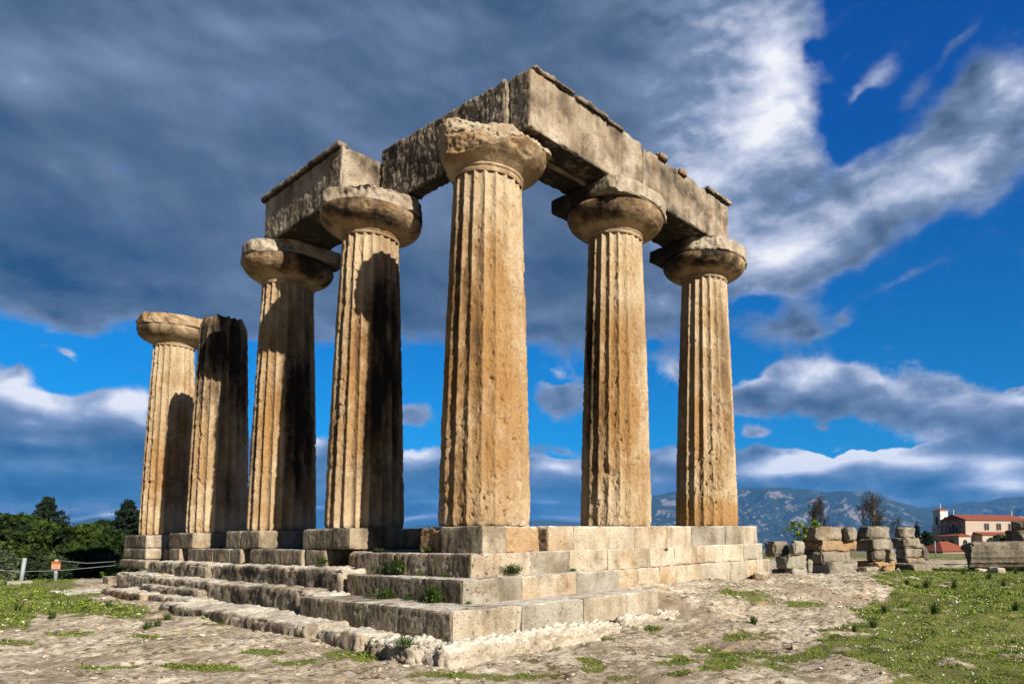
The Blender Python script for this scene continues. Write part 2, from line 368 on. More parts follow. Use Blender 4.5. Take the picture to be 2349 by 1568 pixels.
# long layers close to the horizon
lay = t.noise(t.map(P0, (1.2, 14, 1)), 3.0, 4, .5)
tone = t.math('ADD', tone, t.math('MULTIPLY', t.math('MULTIPLY', t.math('SUBTRACT', lay, .5), .55), t.ss(V_, .13, .05)))
ramp = t.new('ShaderNodeValToRGB'); t.l.new(tone, ramp.inputs[0]); cr = ramp.color_ramp
cols_ = [(0.0, (10, 48, 92)), (.2, (38, 72, 108)), (.38, (87, 106, 134)), (.58, (124, 142, 174)), (.8, (196, 204, 226)), (1.0, (250, 250, 255))]
cr.elements[0].position = 0; cr.elements[0].color = (*srgb(*cols_[0][1]), 1); cr.elements[1].position = 1; cr.elements[1].color = (*srgb(*cols_[-1][1]), 1)
for p_, c_ in cols_[1:-1]:
    e = cr.elements.new(p_); e.color = (*srgb(*c_), 1)
cloud = ramp.outputs[0]
tone_lo = tone
# dark lower cloud is bluer
cloud = t.mix(t.math('MULTIPLY', t.ss(V_, .16, .05), t.math('SUBTRACT', 1, t.ss(tone, .3, .6))), cloud, t.mix(1, cloud, (.45, .95, 1.12), 'MULTIPLY'))
sky = t.new('ShaderNodeTexSky', sky_type='NISHITA'); sky.sun_disc = False
sky.sun_elevation = R(SUN_EL); sky.sun_rotation = R(180+SUN_TRAVEL); sky.air_density = 1.0; sky.dust_density = .3; sky.ozone_density = 3.0
skyc = t.mix(1, sky.outputs[0], (.1, .1, .1), 'MULTIPLY')
# deep polarised blue
skyc = t.mix(1, skyc, t.mix(t.ss(V_, .15, .75), (.0, .60, 1.10), (.0, .50, 1.35)), 'MULTIPLY')
fin = t.mix(alpha, skyc, cloud)
# unseen sky overhead and behind darkened to cut fill light, dark earth below the horizon
off = t.math('MAXIMUM', t.ss(V_, 1.15, 2.0), t.ss(t.math('ABSOLUTE', U), 1.25, 1.9))
fin = t.mix(t.math('MULTIPLY', off, .7), fin, (.045, .06, .085))
fin = t.mix(t.ss(V_, -.01, -.06), fin, (.03, .03, .03))
t.l.new(fin, bg.inputs[0]); bg.inputs[1].default_value = .406
w.cycles.sampling_method = 'MANUAL'; w.cycles.sample_map_resolution = 1024

sun = bpy.data.lights.new('sun', 'SUN'); sun.energy = 5.0; sun.angle = R(.53); sun.color = (1, .93, .82)
so = bpy.data.objects.new('sun', sun); C.objects.link(so)
e_ = R(SUN_EL); a_ = R(SUN_TRAVEL)
dirv = Vector((math.sin(a_)*math.cos(e_), math.cos(a_)*math.cos(e_), -math.sin(e_)))
so.rotation_euler = dirv.to_track_quat('-Z', 'Y').to_euler()

cam = bpy.data.cameras.new('camera'); co = bpy.data.objects.new('camera', cam); C.objects.link(co); scene.camera = co
cam.sensor_width = 36; cam.lens = FOC*36; cam.shift_x = -SHX; cam.shift_y = SHY; cam.clip_start = .1; cam.clip_end = 80000
co.matrix_world = Matrix(((_r2[0], _u2[0], -_f[0], CAM[0]), (_r2[1], _u2[1], -_f[1], CAM[1]), (_r2[2], _u2[2], -_f[2], CAM[2]), (0, 0, 0, 1)))
scene.view_settings.view_transform = 'Standard'; scene.view_settings.look = 'None'; scene.view_settings.exposure = 1.3; scene.view_settings.gamma = 1
scene.render.engine = "CYCLES"; scene.cycles.volume_bounces = 0
# ------------------------------------------------------------------ temple columns
def put(P, r, g, b):
    T = np.zeros((len(P), 3)); T[:, 0] = r; T[:, 1] = g; T[:, 2] = b; return T
COLS = {
 'E': dict(p=(0, 0), zb=-.055, zt=6.08, rl=.80, ru=.605), 'D': dict(p=(0, 3.97), zb=-.03, zt=6.16, rl=.80, ru=.58),
 'C': dict(p=(.02, 7.94), zb=-.02, zt=6.09, rl=.785, ru=.59), 'B': dict(p=(0, 11.99), zb=-.02, zt=6.18, rl=.78, ru=.60),
 'A': dict(p=(-.02, 16.07), zb=-.03, zt=6.06, rl=.775, ru=.575), 'F': dict(p=(3.47, 0), zb=.0, zt=6.19, rl=.77, ru=.585),
 'G': dict(p=(6.89, 0), zb=.05, zt=6.25, rl=.785, ru=.575)}
# stains: (angle from the camera side in degrees, + to the right, z, half width deg, half height m, black, ochre)
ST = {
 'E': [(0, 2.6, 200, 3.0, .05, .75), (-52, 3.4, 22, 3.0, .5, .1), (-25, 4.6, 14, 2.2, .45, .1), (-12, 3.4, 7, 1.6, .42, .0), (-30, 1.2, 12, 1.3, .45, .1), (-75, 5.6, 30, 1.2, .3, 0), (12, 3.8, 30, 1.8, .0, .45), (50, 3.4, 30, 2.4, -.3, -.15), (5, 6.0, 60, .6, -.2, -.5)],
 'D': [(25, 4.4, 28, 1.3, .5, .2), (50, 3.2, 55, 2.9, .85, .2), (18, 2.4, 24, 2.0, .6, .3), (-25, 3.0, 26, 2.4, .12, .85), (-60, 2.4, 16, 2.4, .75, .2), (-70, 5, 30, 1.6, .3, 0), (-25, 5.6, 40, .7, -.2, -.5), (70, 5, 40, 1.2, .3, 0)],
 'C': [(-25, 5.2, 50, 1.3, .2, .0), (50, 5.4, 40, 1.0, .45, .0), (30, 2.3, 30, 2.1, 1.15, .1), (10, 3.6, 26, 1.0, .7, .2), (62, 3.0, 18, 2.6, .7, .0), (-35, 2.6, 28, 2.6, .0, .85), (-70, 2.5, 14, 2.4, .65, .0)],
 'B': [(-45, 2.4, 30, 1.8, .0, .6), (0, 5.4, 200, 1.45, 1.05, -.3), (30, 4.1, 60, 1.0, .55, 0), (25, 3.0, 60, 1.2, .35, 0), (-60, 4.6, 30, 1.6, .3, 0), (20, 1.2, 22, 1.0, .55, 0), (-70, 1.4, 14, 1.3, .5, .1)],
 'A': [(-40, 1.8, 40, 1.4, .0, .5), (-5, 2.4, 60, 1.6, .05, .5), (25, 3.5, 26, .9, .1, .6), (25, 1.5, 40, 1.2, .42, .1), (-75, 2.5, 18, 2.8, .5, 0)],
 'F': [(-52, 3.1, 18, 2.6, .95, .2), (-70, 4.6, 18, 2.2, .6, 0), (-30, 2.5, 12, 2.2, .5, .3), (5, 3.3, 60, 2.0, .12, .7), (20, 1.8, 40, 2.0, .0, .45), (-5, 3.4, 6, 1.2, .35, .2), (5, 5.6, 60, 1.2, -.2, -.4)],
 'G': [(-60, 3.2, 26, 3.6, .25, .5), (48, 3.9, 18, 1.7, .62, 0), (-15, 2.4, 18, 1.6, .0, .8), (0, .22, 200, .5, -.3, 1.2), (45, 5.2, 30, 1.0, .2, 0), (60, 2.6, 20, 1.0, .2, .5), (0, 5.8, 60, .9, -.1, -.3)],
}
# erosion: (angle, z, half width, half height, loss of flute, extra roughness)
ER = {
 'E': [(45, 3.2, 55, 3.6, .85, .3), (0, .4, 200, 1.1, .75, .6), (-60, .7, 40, 1.6, .3, .8), (5, 3, 40, 3, .45, .1)],
 'D': [(-50, 3.2, 16, 3.6, .0, 1.0), (60, 3, 70, 4, .75, .1), (-10, .2, 200, .75, -.2, -.8)],
 'C': [(-65, 3.2, 18, 3.6, .0, .8), (50, 3, 70, 4, .75, .1), (0, .2, 200, .7, -.2, -.8), (0, 5, 60, 1.2, .5, 0)],
 'B': [(-48, 2.3, 16, 2.4, .3, 1.9), (50, 3, 75, 4, .8, .3), (0, 5.8, 200, .9, .7, .3), (70, 3.0, 14, .5, .3, 2.2)],
 'A': [(-55, 2.6, 18, 2.8, .1, 1.3), (40, 2, 70, 3, .7, .3), (-20, .2, 60, .8, -.3, -.8), (30, 5, 40, 1.2, .5, 0)],
 'F': [(10, 1.2, 80, 1.3, .75, .7), (45, 3.2, 60, 3.4, .6, .3), (35, 5.8, 30, 1.2, .6, .2), (-5, .1, 60, .5, .9, .3)],
 'G': [(15, 1.2, 55, 1.1, 1.0, 1.7), (40, 2.6, 30, 1.8, .7, .9), (-15, 2.2, 14, 1.0, -.6, -1.), (0, .2, 200, .35, 1.0, -.7), (30, .8, 30, .3, .8, 1.2)],
}
CUTS = {  # chips off the capital: (direction angle from camera side, + right, elevation, distance)
 'E': [(110, 0, 1.05), (-80, 0, .78), (-35, 5, .76), (0, 44, .50), (-5, 20, .74), (38, -20, .92), (75, 10, 1.10), (-100, -20, .80), (45, 48, .62)],
 'D': [(-85, 0, .98), (-30, 0, .98), (8, 5, 1.05), (-55, 20, 1.02), (48, 5, 1.08), (80, 0, 1.02)],
 'C': [(-85, 0, 1.02), (-40, 10, .98), (0, 10, 1.08), (-70, 38, 1.02)],
 'A': [(-85, 0, .98), (-30, 5, 1.02), (10, 5, 1.04), (60, 5, 1.1), (-80, 40, 1.25), (95, 0, 1.05)],
 'F': [(0, 15, 1.22), (35, 5, 1.04), (80, 0, 1.04), (-35, 10, 1.10)],
 'G': [(0, 5, 1.0), (40, 8, 1.02), (85, 0, 1.04), (-40, 20, 1.08)]}
ACUT = {'D': [(-25, 0, .76), (10, 0, .80)], 'C': [(-20, 0, .86)], 'A': [(0, 0, .92)]}
CLAB = {
 'E': 'ochre fluted corner column nearest the camera with a broken capital',
 'D': 'fluted column just left of the corner column, its right side blackened and in shadow',
 'C': 'fluted column third from the left, under the free end of the left lintel',
 'B': 'fluted column without any capital and with a blackened top',
 'A': 'pale fluted column farthest left carrying a capital but no lintel',
 'F': 'fluted column right of the corner column under the joint of the lintel blocks',
 'G': 'fluted column farthest right with a flaked lower shaft'}
def gmask(ang, z, lst, k):
    o = np.zeros_like(ang)
    for e in lst:
        da = (ang-e[0]+180) % 360-180
        g = np.exp(-(da/e[2])**2*1.2)*np.exp(-((z-e[1])/e[3])**2*1.2); o += e[k]*g
    return o
def make_column(key):
    c = COLS[key]; x0, y0 = c['p']; seed = 3.7*(ord(key)-64)
    H = c['zt']-c['zb']; root = empty('column', (x0, y0, c['zb']))
    tag(root, CLAB[key], 'column', 'temple columns')
    cdir = math.atan2(CAM[1]-y0, CAM[0]-x0)       # world angle of the camera side (used to lay the weathering out)
    na = 300; nz = 290
    th = np.linspace(0, 2*np.pi, na+1); zz = np.linspace(0, H, nz)
    T_, Z_ = np.meshgrid(th, zz, indexing='ij'); T_ = T_.ravel(); Z_ = Z_.ravel()
    ang = np.degrees((T_-cdir+np.pi) % (2*np.pi)-np.pi)
    f = Z_/H
    rad = c['rl']+(c['ru']-c['rl'])*f**1.08 + .012*np.sin(f*np.pi)
    n = 20; fl = (T_*n/(2*np.pi)+.35) % 1.0
    prof = 4*fl*(1-fl)
    Q = np.stack([np.cos(T_)*.7+x0, np.sin(T_)*.7+y0, Z_], 1)
    er = gmask(ang, Z_, ER[key], 4); ro = 1+gmask(ang, Z_, ER[key], 5)
    lossn = fbm(Q, 1.3, 4, .55, seed)
    loss = np.clip(.48*er+.38*lossn-.04, 0, .85)
    depth = .080*rad/.75*(1-loss)
    r = rad - depth*prof - .020*loss
    rough = np.clip(ro, .12, 3)
    r += .008*rough*fbm(Q*np.array([1, 1, .4]), 3, 4, .6, seed+3) + .005*rough*fbm(Q, 17, 3, .6, seed+8)
    # pock marks
    pk = np.clip(fbm(Q*np.array([1, 1, .75]), 12, 3, .6, seed+20)-.30, 0, 1); r -= .10*pk*np.clip(rough, .2, 2.0)
    r += .010*rough*fbm(Q*np.array([1, 1, .22]), 26, 2, .5, seed+24)
    # arrises worn in notches
    notch = np.clip(fbm(Q*np.array([1, 1, .5]), 9, 3, .6, seed+40)-.12, 0, 1)
    r -= .05*notch*(1-prof)**3*np.clip(rough, .15, 1.5)
    big = np.clip(fbm(Q, 2.3, 3, .5, seed+60)-.42, 0, 1); r -= .25*big*np.clip(ro-1, 0, 2)
    # bottom and top edge wear
    r -= .035*np.exp(-Z_/.05)*np.clip(1+2*fbm(Q, 5, 3, .5, seed+70), 0, 3)
    if key == 'B':
        topn = fbm(np.stack([np.cos(T_)*2, np.sin(T_)*2, 0*T_], 1), 1.5, 3, .5, 5)
        s = np.exp(-(H-Z_)/.10); r -= s*(.10+.10*topn); Z_ = Z_ - sstep(Z_, H*.9, H)*.09*(1+topn)
    r = r[:]; r[-nz:] = r[:nz]; Zc = Z_.copy(); Zc[-nz:] = Z_[:nz]
    V = np.stack([np.cos(T_)*r, np.sin(T_)*r, Zc], 1)
    F = grid_faces(na+1, nz)
    # top disc
    ct = len(V); V = np.vstack([V, [0, 0, Zc.max()-.01]])
    F = np.vstack([F, [[i*nz+nz-1, (i+1)*nz+nz-1, ct, ct] for i in range(na)]])
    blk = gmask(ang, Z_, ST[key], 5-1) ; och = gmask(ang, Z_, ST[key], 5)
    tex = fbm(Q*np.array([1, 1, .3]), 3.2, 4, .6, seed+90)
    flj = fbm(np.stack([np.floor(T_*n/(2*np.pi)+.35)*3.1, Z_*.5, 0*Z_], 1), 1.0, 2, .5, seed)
    blk = .8*blk*(1+.8*tex+.45*flj)-.06 + .16*prof  # flute hollows toned darker than the arrises
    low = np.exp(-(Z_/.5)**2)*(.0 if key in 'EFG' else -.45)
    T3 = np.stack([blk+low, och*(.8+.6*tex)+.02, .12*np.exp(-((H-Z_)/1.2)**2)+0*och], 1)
    T3 = np.vstack([T3, [[.6, 0, 0]]])
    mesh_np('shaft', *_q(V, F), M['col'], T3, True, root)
    if key == 'B': return root
    # capital: annulets, swelling echinus, abacus
    prof_ = [(c['ru']-.005, -.06), (c['ru']+.012, -.035), (c['ru']+.02, -.01), (c['ru']-.01, 0.0), (c['ru']+.03, .03), (c['ru']+.028, .05), (c['ru']+.06, .07), (.74, .115), (.84, .165), (.93, .225), (.99, .29), (1.03, .36), (1.042, .42), (1.03, .47), (.99, .505), (.93, .52), (.6, .53)]
    pr = np.array(prof_); s = np.linspace(0, 1, len(pr)); ss_ = np.linspace(0, 1, 74)
    ztop = {'E': 7.03, 'D': 6.99, 'C': 6.99, 'A': 6.92, 'F': 7.04, 'G': 7.03}[key]; ch = ztop-c['zt']; ab = .32; ek = (ch-ab)/.53
    rr = np.interp(ss_, s, pr[:, 0]); zz = np.interp(ss_, s, pr[:, 1])*ek
    th = np.linspace(0, 2*np.pi, 201); TT, SS = np.meshgrid(th, np.arange(74), indexing='ij'); TT = TT.ravel(); SS = SS.ravel()
    RR = rr[SS]; ZZ = zz[SS]
    P = np.stack([np.cos(TT)*RR, np.sin(TT)*RR, ZZ+H-0.0], 1)
    Qw = P+np.array([x0, y0, 0])
    P[:, :2] *= (1+.016*fbm(Qw, 3, 4, .55, seed+2)+.010*fbm(Qw, 13, 3, .6, seed+4)-.10*np.clip(fbm(Qw, 5, 3, .5, seed+6)-.35, 0, 1))[:, None]
    cts = []
    for (a, el, d) in CUTS[key]:
        aa = cdir + R(a); e = R(el); cts.append((math.cos(aa)*math.cos(e), math.sin(aa)*math.cos(e), math.sin(e), d))
    zc = H+.45*ek
    P = cut(P-np.array([0, 0, zc]), cts, seed, .08 if key == 'E' else .03)+np.array([0, 0, zc])
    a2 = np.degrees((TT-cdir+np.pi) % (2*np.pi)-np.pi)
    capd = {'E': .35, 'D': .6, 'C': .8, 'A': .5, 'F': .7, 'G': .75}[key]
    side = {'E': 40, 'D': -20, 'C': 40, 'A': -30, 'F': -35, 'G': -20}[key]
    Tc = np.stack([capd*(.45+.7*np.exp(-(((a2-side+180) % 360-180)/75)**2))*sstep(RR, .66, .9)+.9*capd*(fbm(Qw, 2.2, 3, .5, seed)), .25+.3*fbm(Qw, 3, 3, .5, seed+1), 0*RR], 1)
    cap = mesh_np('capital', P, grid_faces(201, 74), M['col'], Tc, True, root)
    wd = 1.0; lo = (-wd, -wd, H+.53*ek); hi = (wd, wd, H+ch)
    if key == 'E': lo = (-wd, -wd, H+.50*ek)
    V, F = box_grid(lo, hi, .035)
    V = erode(V, lo, hi, .02, .04, 3, seed+5, .04, 0, .012)
    V = cut(V-np.array([0, 0, zc]), cts, seed, .085 if key == 'E' else .06)+np.array([0, 0, zc])
    V = cut(V-np.array([0, 0, zc]), [(math.cos(cdir+R(a)), math.sin(cdir+R(a)), 0, d) for a, e, d in ACUT.get(key, [])], seed+3, .08)+np.array([0, 0, zc])
    Qw = V+np.array([x0, y0, 0])
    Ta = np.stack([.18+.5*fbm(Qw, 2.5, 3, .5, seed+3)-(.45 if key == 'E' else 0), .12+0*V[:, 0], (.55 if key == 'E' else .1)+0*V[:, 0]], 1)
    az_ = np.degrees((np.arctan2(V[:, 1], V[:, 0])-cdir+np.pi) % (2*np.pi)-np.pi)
    if key in 'FGDC': Ta[:, 0] += 1.0*sstep(-az_, 10, 50)*(az_ > -170) if key in 'FG' else 1.0*sstep(az_, 50, 80)  # shadowed side of the abacus painted dark into its tint
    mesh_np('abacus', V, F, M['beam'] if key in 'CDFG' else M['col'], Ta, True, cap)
    return root
def _q(V, F): return V, F
for k in 'ABCDEFG': make_column(k)

# ------------------------------------------------------------------ architrave blocks
def block_parts(boxes, res, **kw):
    parts = []
    for i, b in enumerate(boxes):
        lo, hi, tint = b[:3]; ek = dict(kw); cts = None; topf = None; slope = 0.0; shape = None
        if len(b) > 3: opt = dict(b[3]); cts = opt.pop('cuts', None); topf = opt.pop('top', None); shape = opt.pop('shape', None); ek.update(opt)
        V, F = box_grid(lo, hi, ek.pop('res', res)); s = ek.pop('seed', 0)+i*1.37
        V = erode(V, lo, hi, seed=s, **ek)
        if cts:
            c0 = (np.array(lo)+np.array(hi))/2; V = cut(V-c0, cts, s)+c0
        if topf is not None: V = topf(V, lo, hi)
        if shape is not None: V = shape(V)
        tt = np.zeros((len(V), 3)); tn = fbm(V, 1.6, 3, .5, s+3)
        tt[:, 0] = tint[0]+(.55+.15*(lo[2] > 6.5))*tn + (.75*np.exp(-np.clip(V[:, 2]-lo[2], 0, 9)/.02) if lo[2] > 6.5 else 0); tt[:, 1] = tint[1]+.5*fbm(V, 2.1, 3, .5, s+6); tt[:, 2] = tint[2]  # beam undersides get their shade painted into the dark channel
        parts.append((V, F, tt))
    return parts
def stone(name, boxes, mat, label, cat, res=.04, group=None, parent=None, kind=None, **kw):
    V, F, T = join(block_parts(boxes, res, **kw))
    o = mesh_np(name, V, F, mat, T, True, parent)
    if parent is None: tag(o, label, cat, group, kind)
    return o
def ragged(amt, sc=2.0, seed=0):
    def f(V, lo, hi):
        h = (V[:, 2]-lo[2])/(hi[2]-lo[2]); Q = V.copy(); Q[:, 2] = 0
        n = np.clip(fbm(Q, sc, 4, .6, seed)+.1, 0, 1)
        V = V.copy(); V[:, 2] -= sstep(h, .55, 1.0)*n*amt; return V
    return f
AG = 'architrave blocks on the columns'
def rise(V):
    V = V.copy(); V[:, 2] += np.clip((V[:, 2]-7.04)/1.1, 0, 1)*.055*np.clip(V[:, 1]-.3, 0, 9); return V
bk = dict(amp=.024, rr=.03, sc=3.2, edge=.045, pits=.024)
o = stone('architrave_block', [((.42, -.65, 7.06), (3.62, -.06, 8.22), (.30, .12, .12), dict(top=ragged(.12, 1.6, 3), cuts=[(-1, -.8, -1.6, 1.46)]))], M['beam'],
      'long sunlit lintel block spanning from the corner column to the next column on the right', 'lintel', .035, AG, seed=2, **bk)
for _b in [((.50, -.71, 8.17), (1.0, -.35, 8.26), (.4, 0, .1)), ((1.01, -.72, 8.16), (1.52, -.3, 8.25), (.5, 0, .0)), ((1.54, -.73, 8.13), (2.44, -.3, 8.24), (.5, 0, 0)), ((2.45, -.71, 8.11), (2.95, -.3, 8.20), (.5, .1, 0))]: stone('fillet', [_b], M['beam'], None, None, .03, parent=o, seed=8, amp=.05, edge=.06, rr=.03)
o = stone('architrave_block', [((3.635, -.65, 7.02), (7.05, -.06, 8.16), (.38, .10, .10), dict(top=ragged(.16, 1.8, 6)))], M['beam'],
      'sunlit lintel block ending in a free squared end over the rightmost column', 'lintel', .035, AG, seed=4, **bk)
for _b in [((4.15, -.74, 8.10), (4.45, -.5, 8.22), (.1, .6, .0)), ((4.9, -.73, 8.05), (5.15, -.5, 8.17), (.1, .5, 0)), ((6.05, -.73, 8.10), (7.10, -.5, 8.21), (.3, 0, .3))]: stone('fillet', [_b], M['beam'], None, None, .03, parent=o, seed=12, amp=.05, edge=.07, rr=.03)
o = stone('architrave_block', [((.66, .06, 7.08), (3.60, .66, 8.0), (.5, .0, 0))], M['beam'], 'inner lintel block behind the sunlit one between corner column and its right neighbour', 'lintel', .06, AG, seed=5, **bk)
for _b in [((.95, -.045, 7.02), (3.0, -.005, 7.14), (-.6, .5, .1)), ((.95, .01, 7.03), (3.0, .045, 7.14), (-.2, .3, .1))]: stone('fillet', [_b], M['beam'], None, None, .05, parent=o, amp=.006, rr=.01, edge=.01)
stone('architrave_block', [((3.64, .06, 7.05), (7.0, .66, 8.0), (.5, .0, 0))], M['beam'], 'inner lintel block over the two columns on the right, hidden behind the outer one', 'lintel', .06, AG, seed=6, **bk)
stone('architrave_block', [((.33, -.054, 7.04), (.64, 4.18, 8.20), (.42, -.1, .1), dict(top=ragged(.05, 2.6, 9), streak=.02, shape=rise))], M['beam'],
      'rough dark lintel block set back between the corner column and the next one left', 'lintel', .03, AG, seed=7, amp=.045, rr=.03, sc=4.5, edge=.05, pits=.02)
o = stone('architrave_block', [((-.60, 4.14, 7.0), (.30, 7.95, 8.12), (.26, .02, .12), dict(top=ragged(.05, 2, 12), streak=.006))], M['beam'],
      'thick lintel block with a squared sunlit end at the left of the temple top', 'lintel', .035, AG, seed=9, **bk)
for _b in [((-.69, 4.16, 8.06), (-.45, 8.0, 8.20), (.32, 0, .25))]: stone('fillet', [_b], M['beam'], None, None, .03, parent=o, amp=.02, edge=.04, seed=20)
stone('architrave_block', [((.31, 4.20, 7.0), (.66, 7.9, 8.14), (.5, .0, 0))], M['beam'], 'inner lintel block behind the thick left one, seen only from below', 'lintel', .07, AG, seed=11, **bk)

# ------------------------------------------------------------------ stylobate and steps
def tilt(V):
    V = V.copy(); V[:, 2] += .0165*np.clip(V[:, 0]+.8, 0, 20); return V
def course(x0, x1, y0, y1, z0, z1, widths, tints, jit=.005, gap=.003, **opt):
    out = []; x = x0; i = 0; rr_ = random.Random(int(x0*100+z0*1000+7))
    while x < x1-.05:
        wd = widths[i % len(widths)]; xe = min(x+wd, x1)
        if x1-xe < .12: xe = x1
        tt = tints[i % len(tints)]
        d = rr_.uniform(-jit, jit)
        out.append(((x+gap/2, y0+d, z0), (xe-gap/2, y1, z1), tt, dict(shape=tilt, **opt))); x = xe; i += 1
    return out
GY = (.0, -.1, .55); CR = (.0, -.05, .3); OC = (.0, .34, .05); CW = (-.05, .1, .1); DG = (.3, -.1, .3)
SG = 'stepped platform of the temple'
sk = dict(amp=.014, rr=.012, sc=3.5, edge=.022, pits=.010)
fb = dict(amp=.014, rr=.02, sc=3.5, edge=.028, pits=.006, streak=.006)
def fblock(y0, y1, z0, z1, label, x0=-.87, x1=.86, t1=(.5, .0, .15), seed=0, sub=()):
    bs = []; ys = [y0, *sub, y1]
    for a, b in zip(ys[:-1], ys[1:]):
        bs.append(((x0+.004*(len(bs) % 2), a+.004, z0), (x1, b-.004, z1), t1))
    return stone('foundation_block', bs, M['step'], label, 'stone block', .035, 'blocks under the column feet', seed=seed, **fb)
fblock(15.03, 17.2, -.455, -.055, 'stone block under the foot of the leftmost column', t1=(.28, -.1, .55), seed=31)
fblock(11.2, 13.08, -.455, -.035, 'stone block under the foot of the column without capital', t1=(.36, .15, .0), seed=32, sub=(12.1,))
fblock(7.02, 8.98, -.455, -.035, 'stone block under the foot of the third column from the left', t1=(.3, .0, .35), seed=33, sub=(8.1,))
fblock(2.97, 4.92, -.455, -.045, 'stone block under the foot of the column just left of the corner', t1=(.38, .1, .2), seed=34)
stone('foundation_block', [((.30, 2.55, -.47), (1.1, 2.94, -.05), (.45, .1, 0))], M['step'], 'small dark block in shade beside the foot of the column left of the corner', 'stone block', .04, 'blocks under the column feet', seed=35, amp=.02, edge=.04)
fblock(-.97, .16, -.54, -.075, 'squared grey block under the corner column with a sharp lit edge', x0=-.80, x1=-.32, t1=(.30, .05, .42), seed=36)
stone('foundation_block', [((-.31, -.93, -.54), (.46, .86, -.07), (-.1, .85, -.2), dict(amp=.035, rr=.06, edge=.05)), ((-.76, .20, -.54), (-.33, .82, -.08), (.2, .6, -.2), dict(amp=.035, rr=.06, edge=.05))], M['step'],
      'rough orange core block under the corner column', 'stone block', .03, 'blocks under the column feet', seed=37, amp=.03, pits=.02)
# second course below the stylobate on the left side
stone('foundation_course', [((-.93, 4.78, -.80), (1.0, 7.40, -.462), (.34, .0, .15)), ((-.92, 7.92, -.80), (1.0, 9.6, -.462), (.30, .05, .3)), ((-.935, 9.61, -.80), (1.0, 11.32, -.462), (.36, .0, .2)),
      ((-.92, 12.0, -.80), (1.0, 12.8, -.465), (.3, .2, 0)), ((-.6, 11.33, -.82), (1.0, 11.99, -.47), (.5, .1, 0)), ((-.6, 7.41, -.82), (1.0, 7.91, -.47), (.5, .1, 0)), ((-.45, 12.81, -.82), (1.0, 14.9, -.47), (.4, .1, 0)),
      ((-.88, 3.9, -.80), (1.0, 4.77, -.466), (.3, .2, 0)), ((-.30, 2.12, -.84), (1.0, 3.89, -.47), (.45, .3, -.1)), ((-.80, 2.6, -.84), (-.31, 3.2, -.50), (.25, .6, -.1), dict(amp=.04, rr=.08, edge=.06))], M['step'],
      'low second course of grey blocks under the left row of columns', 'stone course', .04, SG, seed=40, amp=.014, rr=.02, sc=3.5, edge=.02, pits=.006, streak=.006)
stone('foundation_course', [((-.89, 14.95, -.79), (1.0, 17.18, -.46), (.26, .0, .4)), ((-1.12, 14.1, -1.06), (1.0, 16.6, -.80), (.26, .1, .2))], M['step'],
      'two stacked courses under the leftmost column at the far left end', 'stone course', .05, SG, seed=41, amp=.016, edge=.02)
# stylobate wall on the sunny side
wt = [CW, CR, (-.05, .15, .35), OC, (-.1, .1, .0), GY, (.05, -.1, .75), (-.05, .2, .1)]
stone('stylobate_course', course(.60, 7.69, -.97, 1.0, -.54, -.085, [.62, .95, .75, 1.05, .9, 1.35, .8, .7], [OC, CW, (-.02, .1, .4), (.1, .35, .0), (.1, .15, .05), (.12, -.2, .85), (.1, -.1, .75), (0, .1, .4)]), M['step'],
      'topmost course of pale blocks carrying the columns of the sunny right side', 'stone course', .03, SG, seed=50, **sk)
stone('upper_step', course(-1.11, 7.70, -1.10, 1.0, -.90, -.512, [1.2, .9, 1.0, 1.25, .82, 1.1, .75, .9, .8], [(-.05, .1, .15), (.0, -.2, .8), (-.15, -.1, .2), (.0, .2, .0), (-.1, .1, -.1), (-.03, .3, .0), (-.15, -.1, .1), (-.2, 0, 0), (0, -.1, .7), (-.05, .1, .1), (-.2, 0, 0)]), M['step'],
      'uppermost of the three dressed steps round the near corner', 'stone step', .03, SG, seed=51, **sk)
stone('upper_step', [((-1.112, -1.09, -.90), (-.4, .05, -.513), (.5, .05, .1)), ((-1.108, .06, -.90), (-.4, 1.02, -.513), (.5, .1, -.1), dict(amp=.02, pits=.012)), ((-1.113, 1.03, -.90), (-.4, 2.28, -.513), (.42, .05, .15))], M['step'],
      'shaded return of the uppermost dressed step on the left of the near corner', 'stone step', .03, SG, seed=52, **fb) 
stone('middle_step', course(-1.55, 1.86, -1.50, .9, -1.27, -.875, [1.1, 1.2, 1.2], [(0, -.2, .85), (.02, .2, .1), (.0, -.2, .95), (.06, -.1, .7)]), M['step'],
      'middle one of the three dressed steps round the near corner', 'stone step', .03, SG, seed=53, **sk)
stone('middle_step', [((-1.552, -1.49, -1.27), (-.6, .1, -.877), (.5, .0, .12)), ((-1.548, .11, -1.27), (-.6, 1.78, -.877), (.46, .05, .1))], M['step'],
      'shaded return of the middle dressed step on the left of the near corner', 'stone step', .03, SG, seed=54, **fb)
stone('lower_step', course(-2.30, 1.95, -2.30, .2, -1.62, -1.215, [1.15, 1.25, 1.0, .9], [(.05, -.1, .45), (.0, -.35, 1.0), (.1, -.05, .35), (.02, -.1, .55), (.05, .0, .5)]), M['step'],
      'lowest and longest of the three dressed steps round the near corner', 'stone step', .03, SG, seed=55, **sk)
stone('lower_step', [((-2.302, -2.29, -1.60), (-1.2, -1.05, -1.217), (.46, -.1, .3)), ((-2.298, -1.04, -1.60), (-1.2, .02, -1.217), (.5, -.05, .2)), ((-2.303, .06, -1.60), (-1.2, 1.90, -1.217), (.46, -.05, .25), dict(edge=.03))], M['step'],
      'shaded return of the lowest dressed step, split by a pale crack', 'stone step', .03, SG, seed=56, **fb)
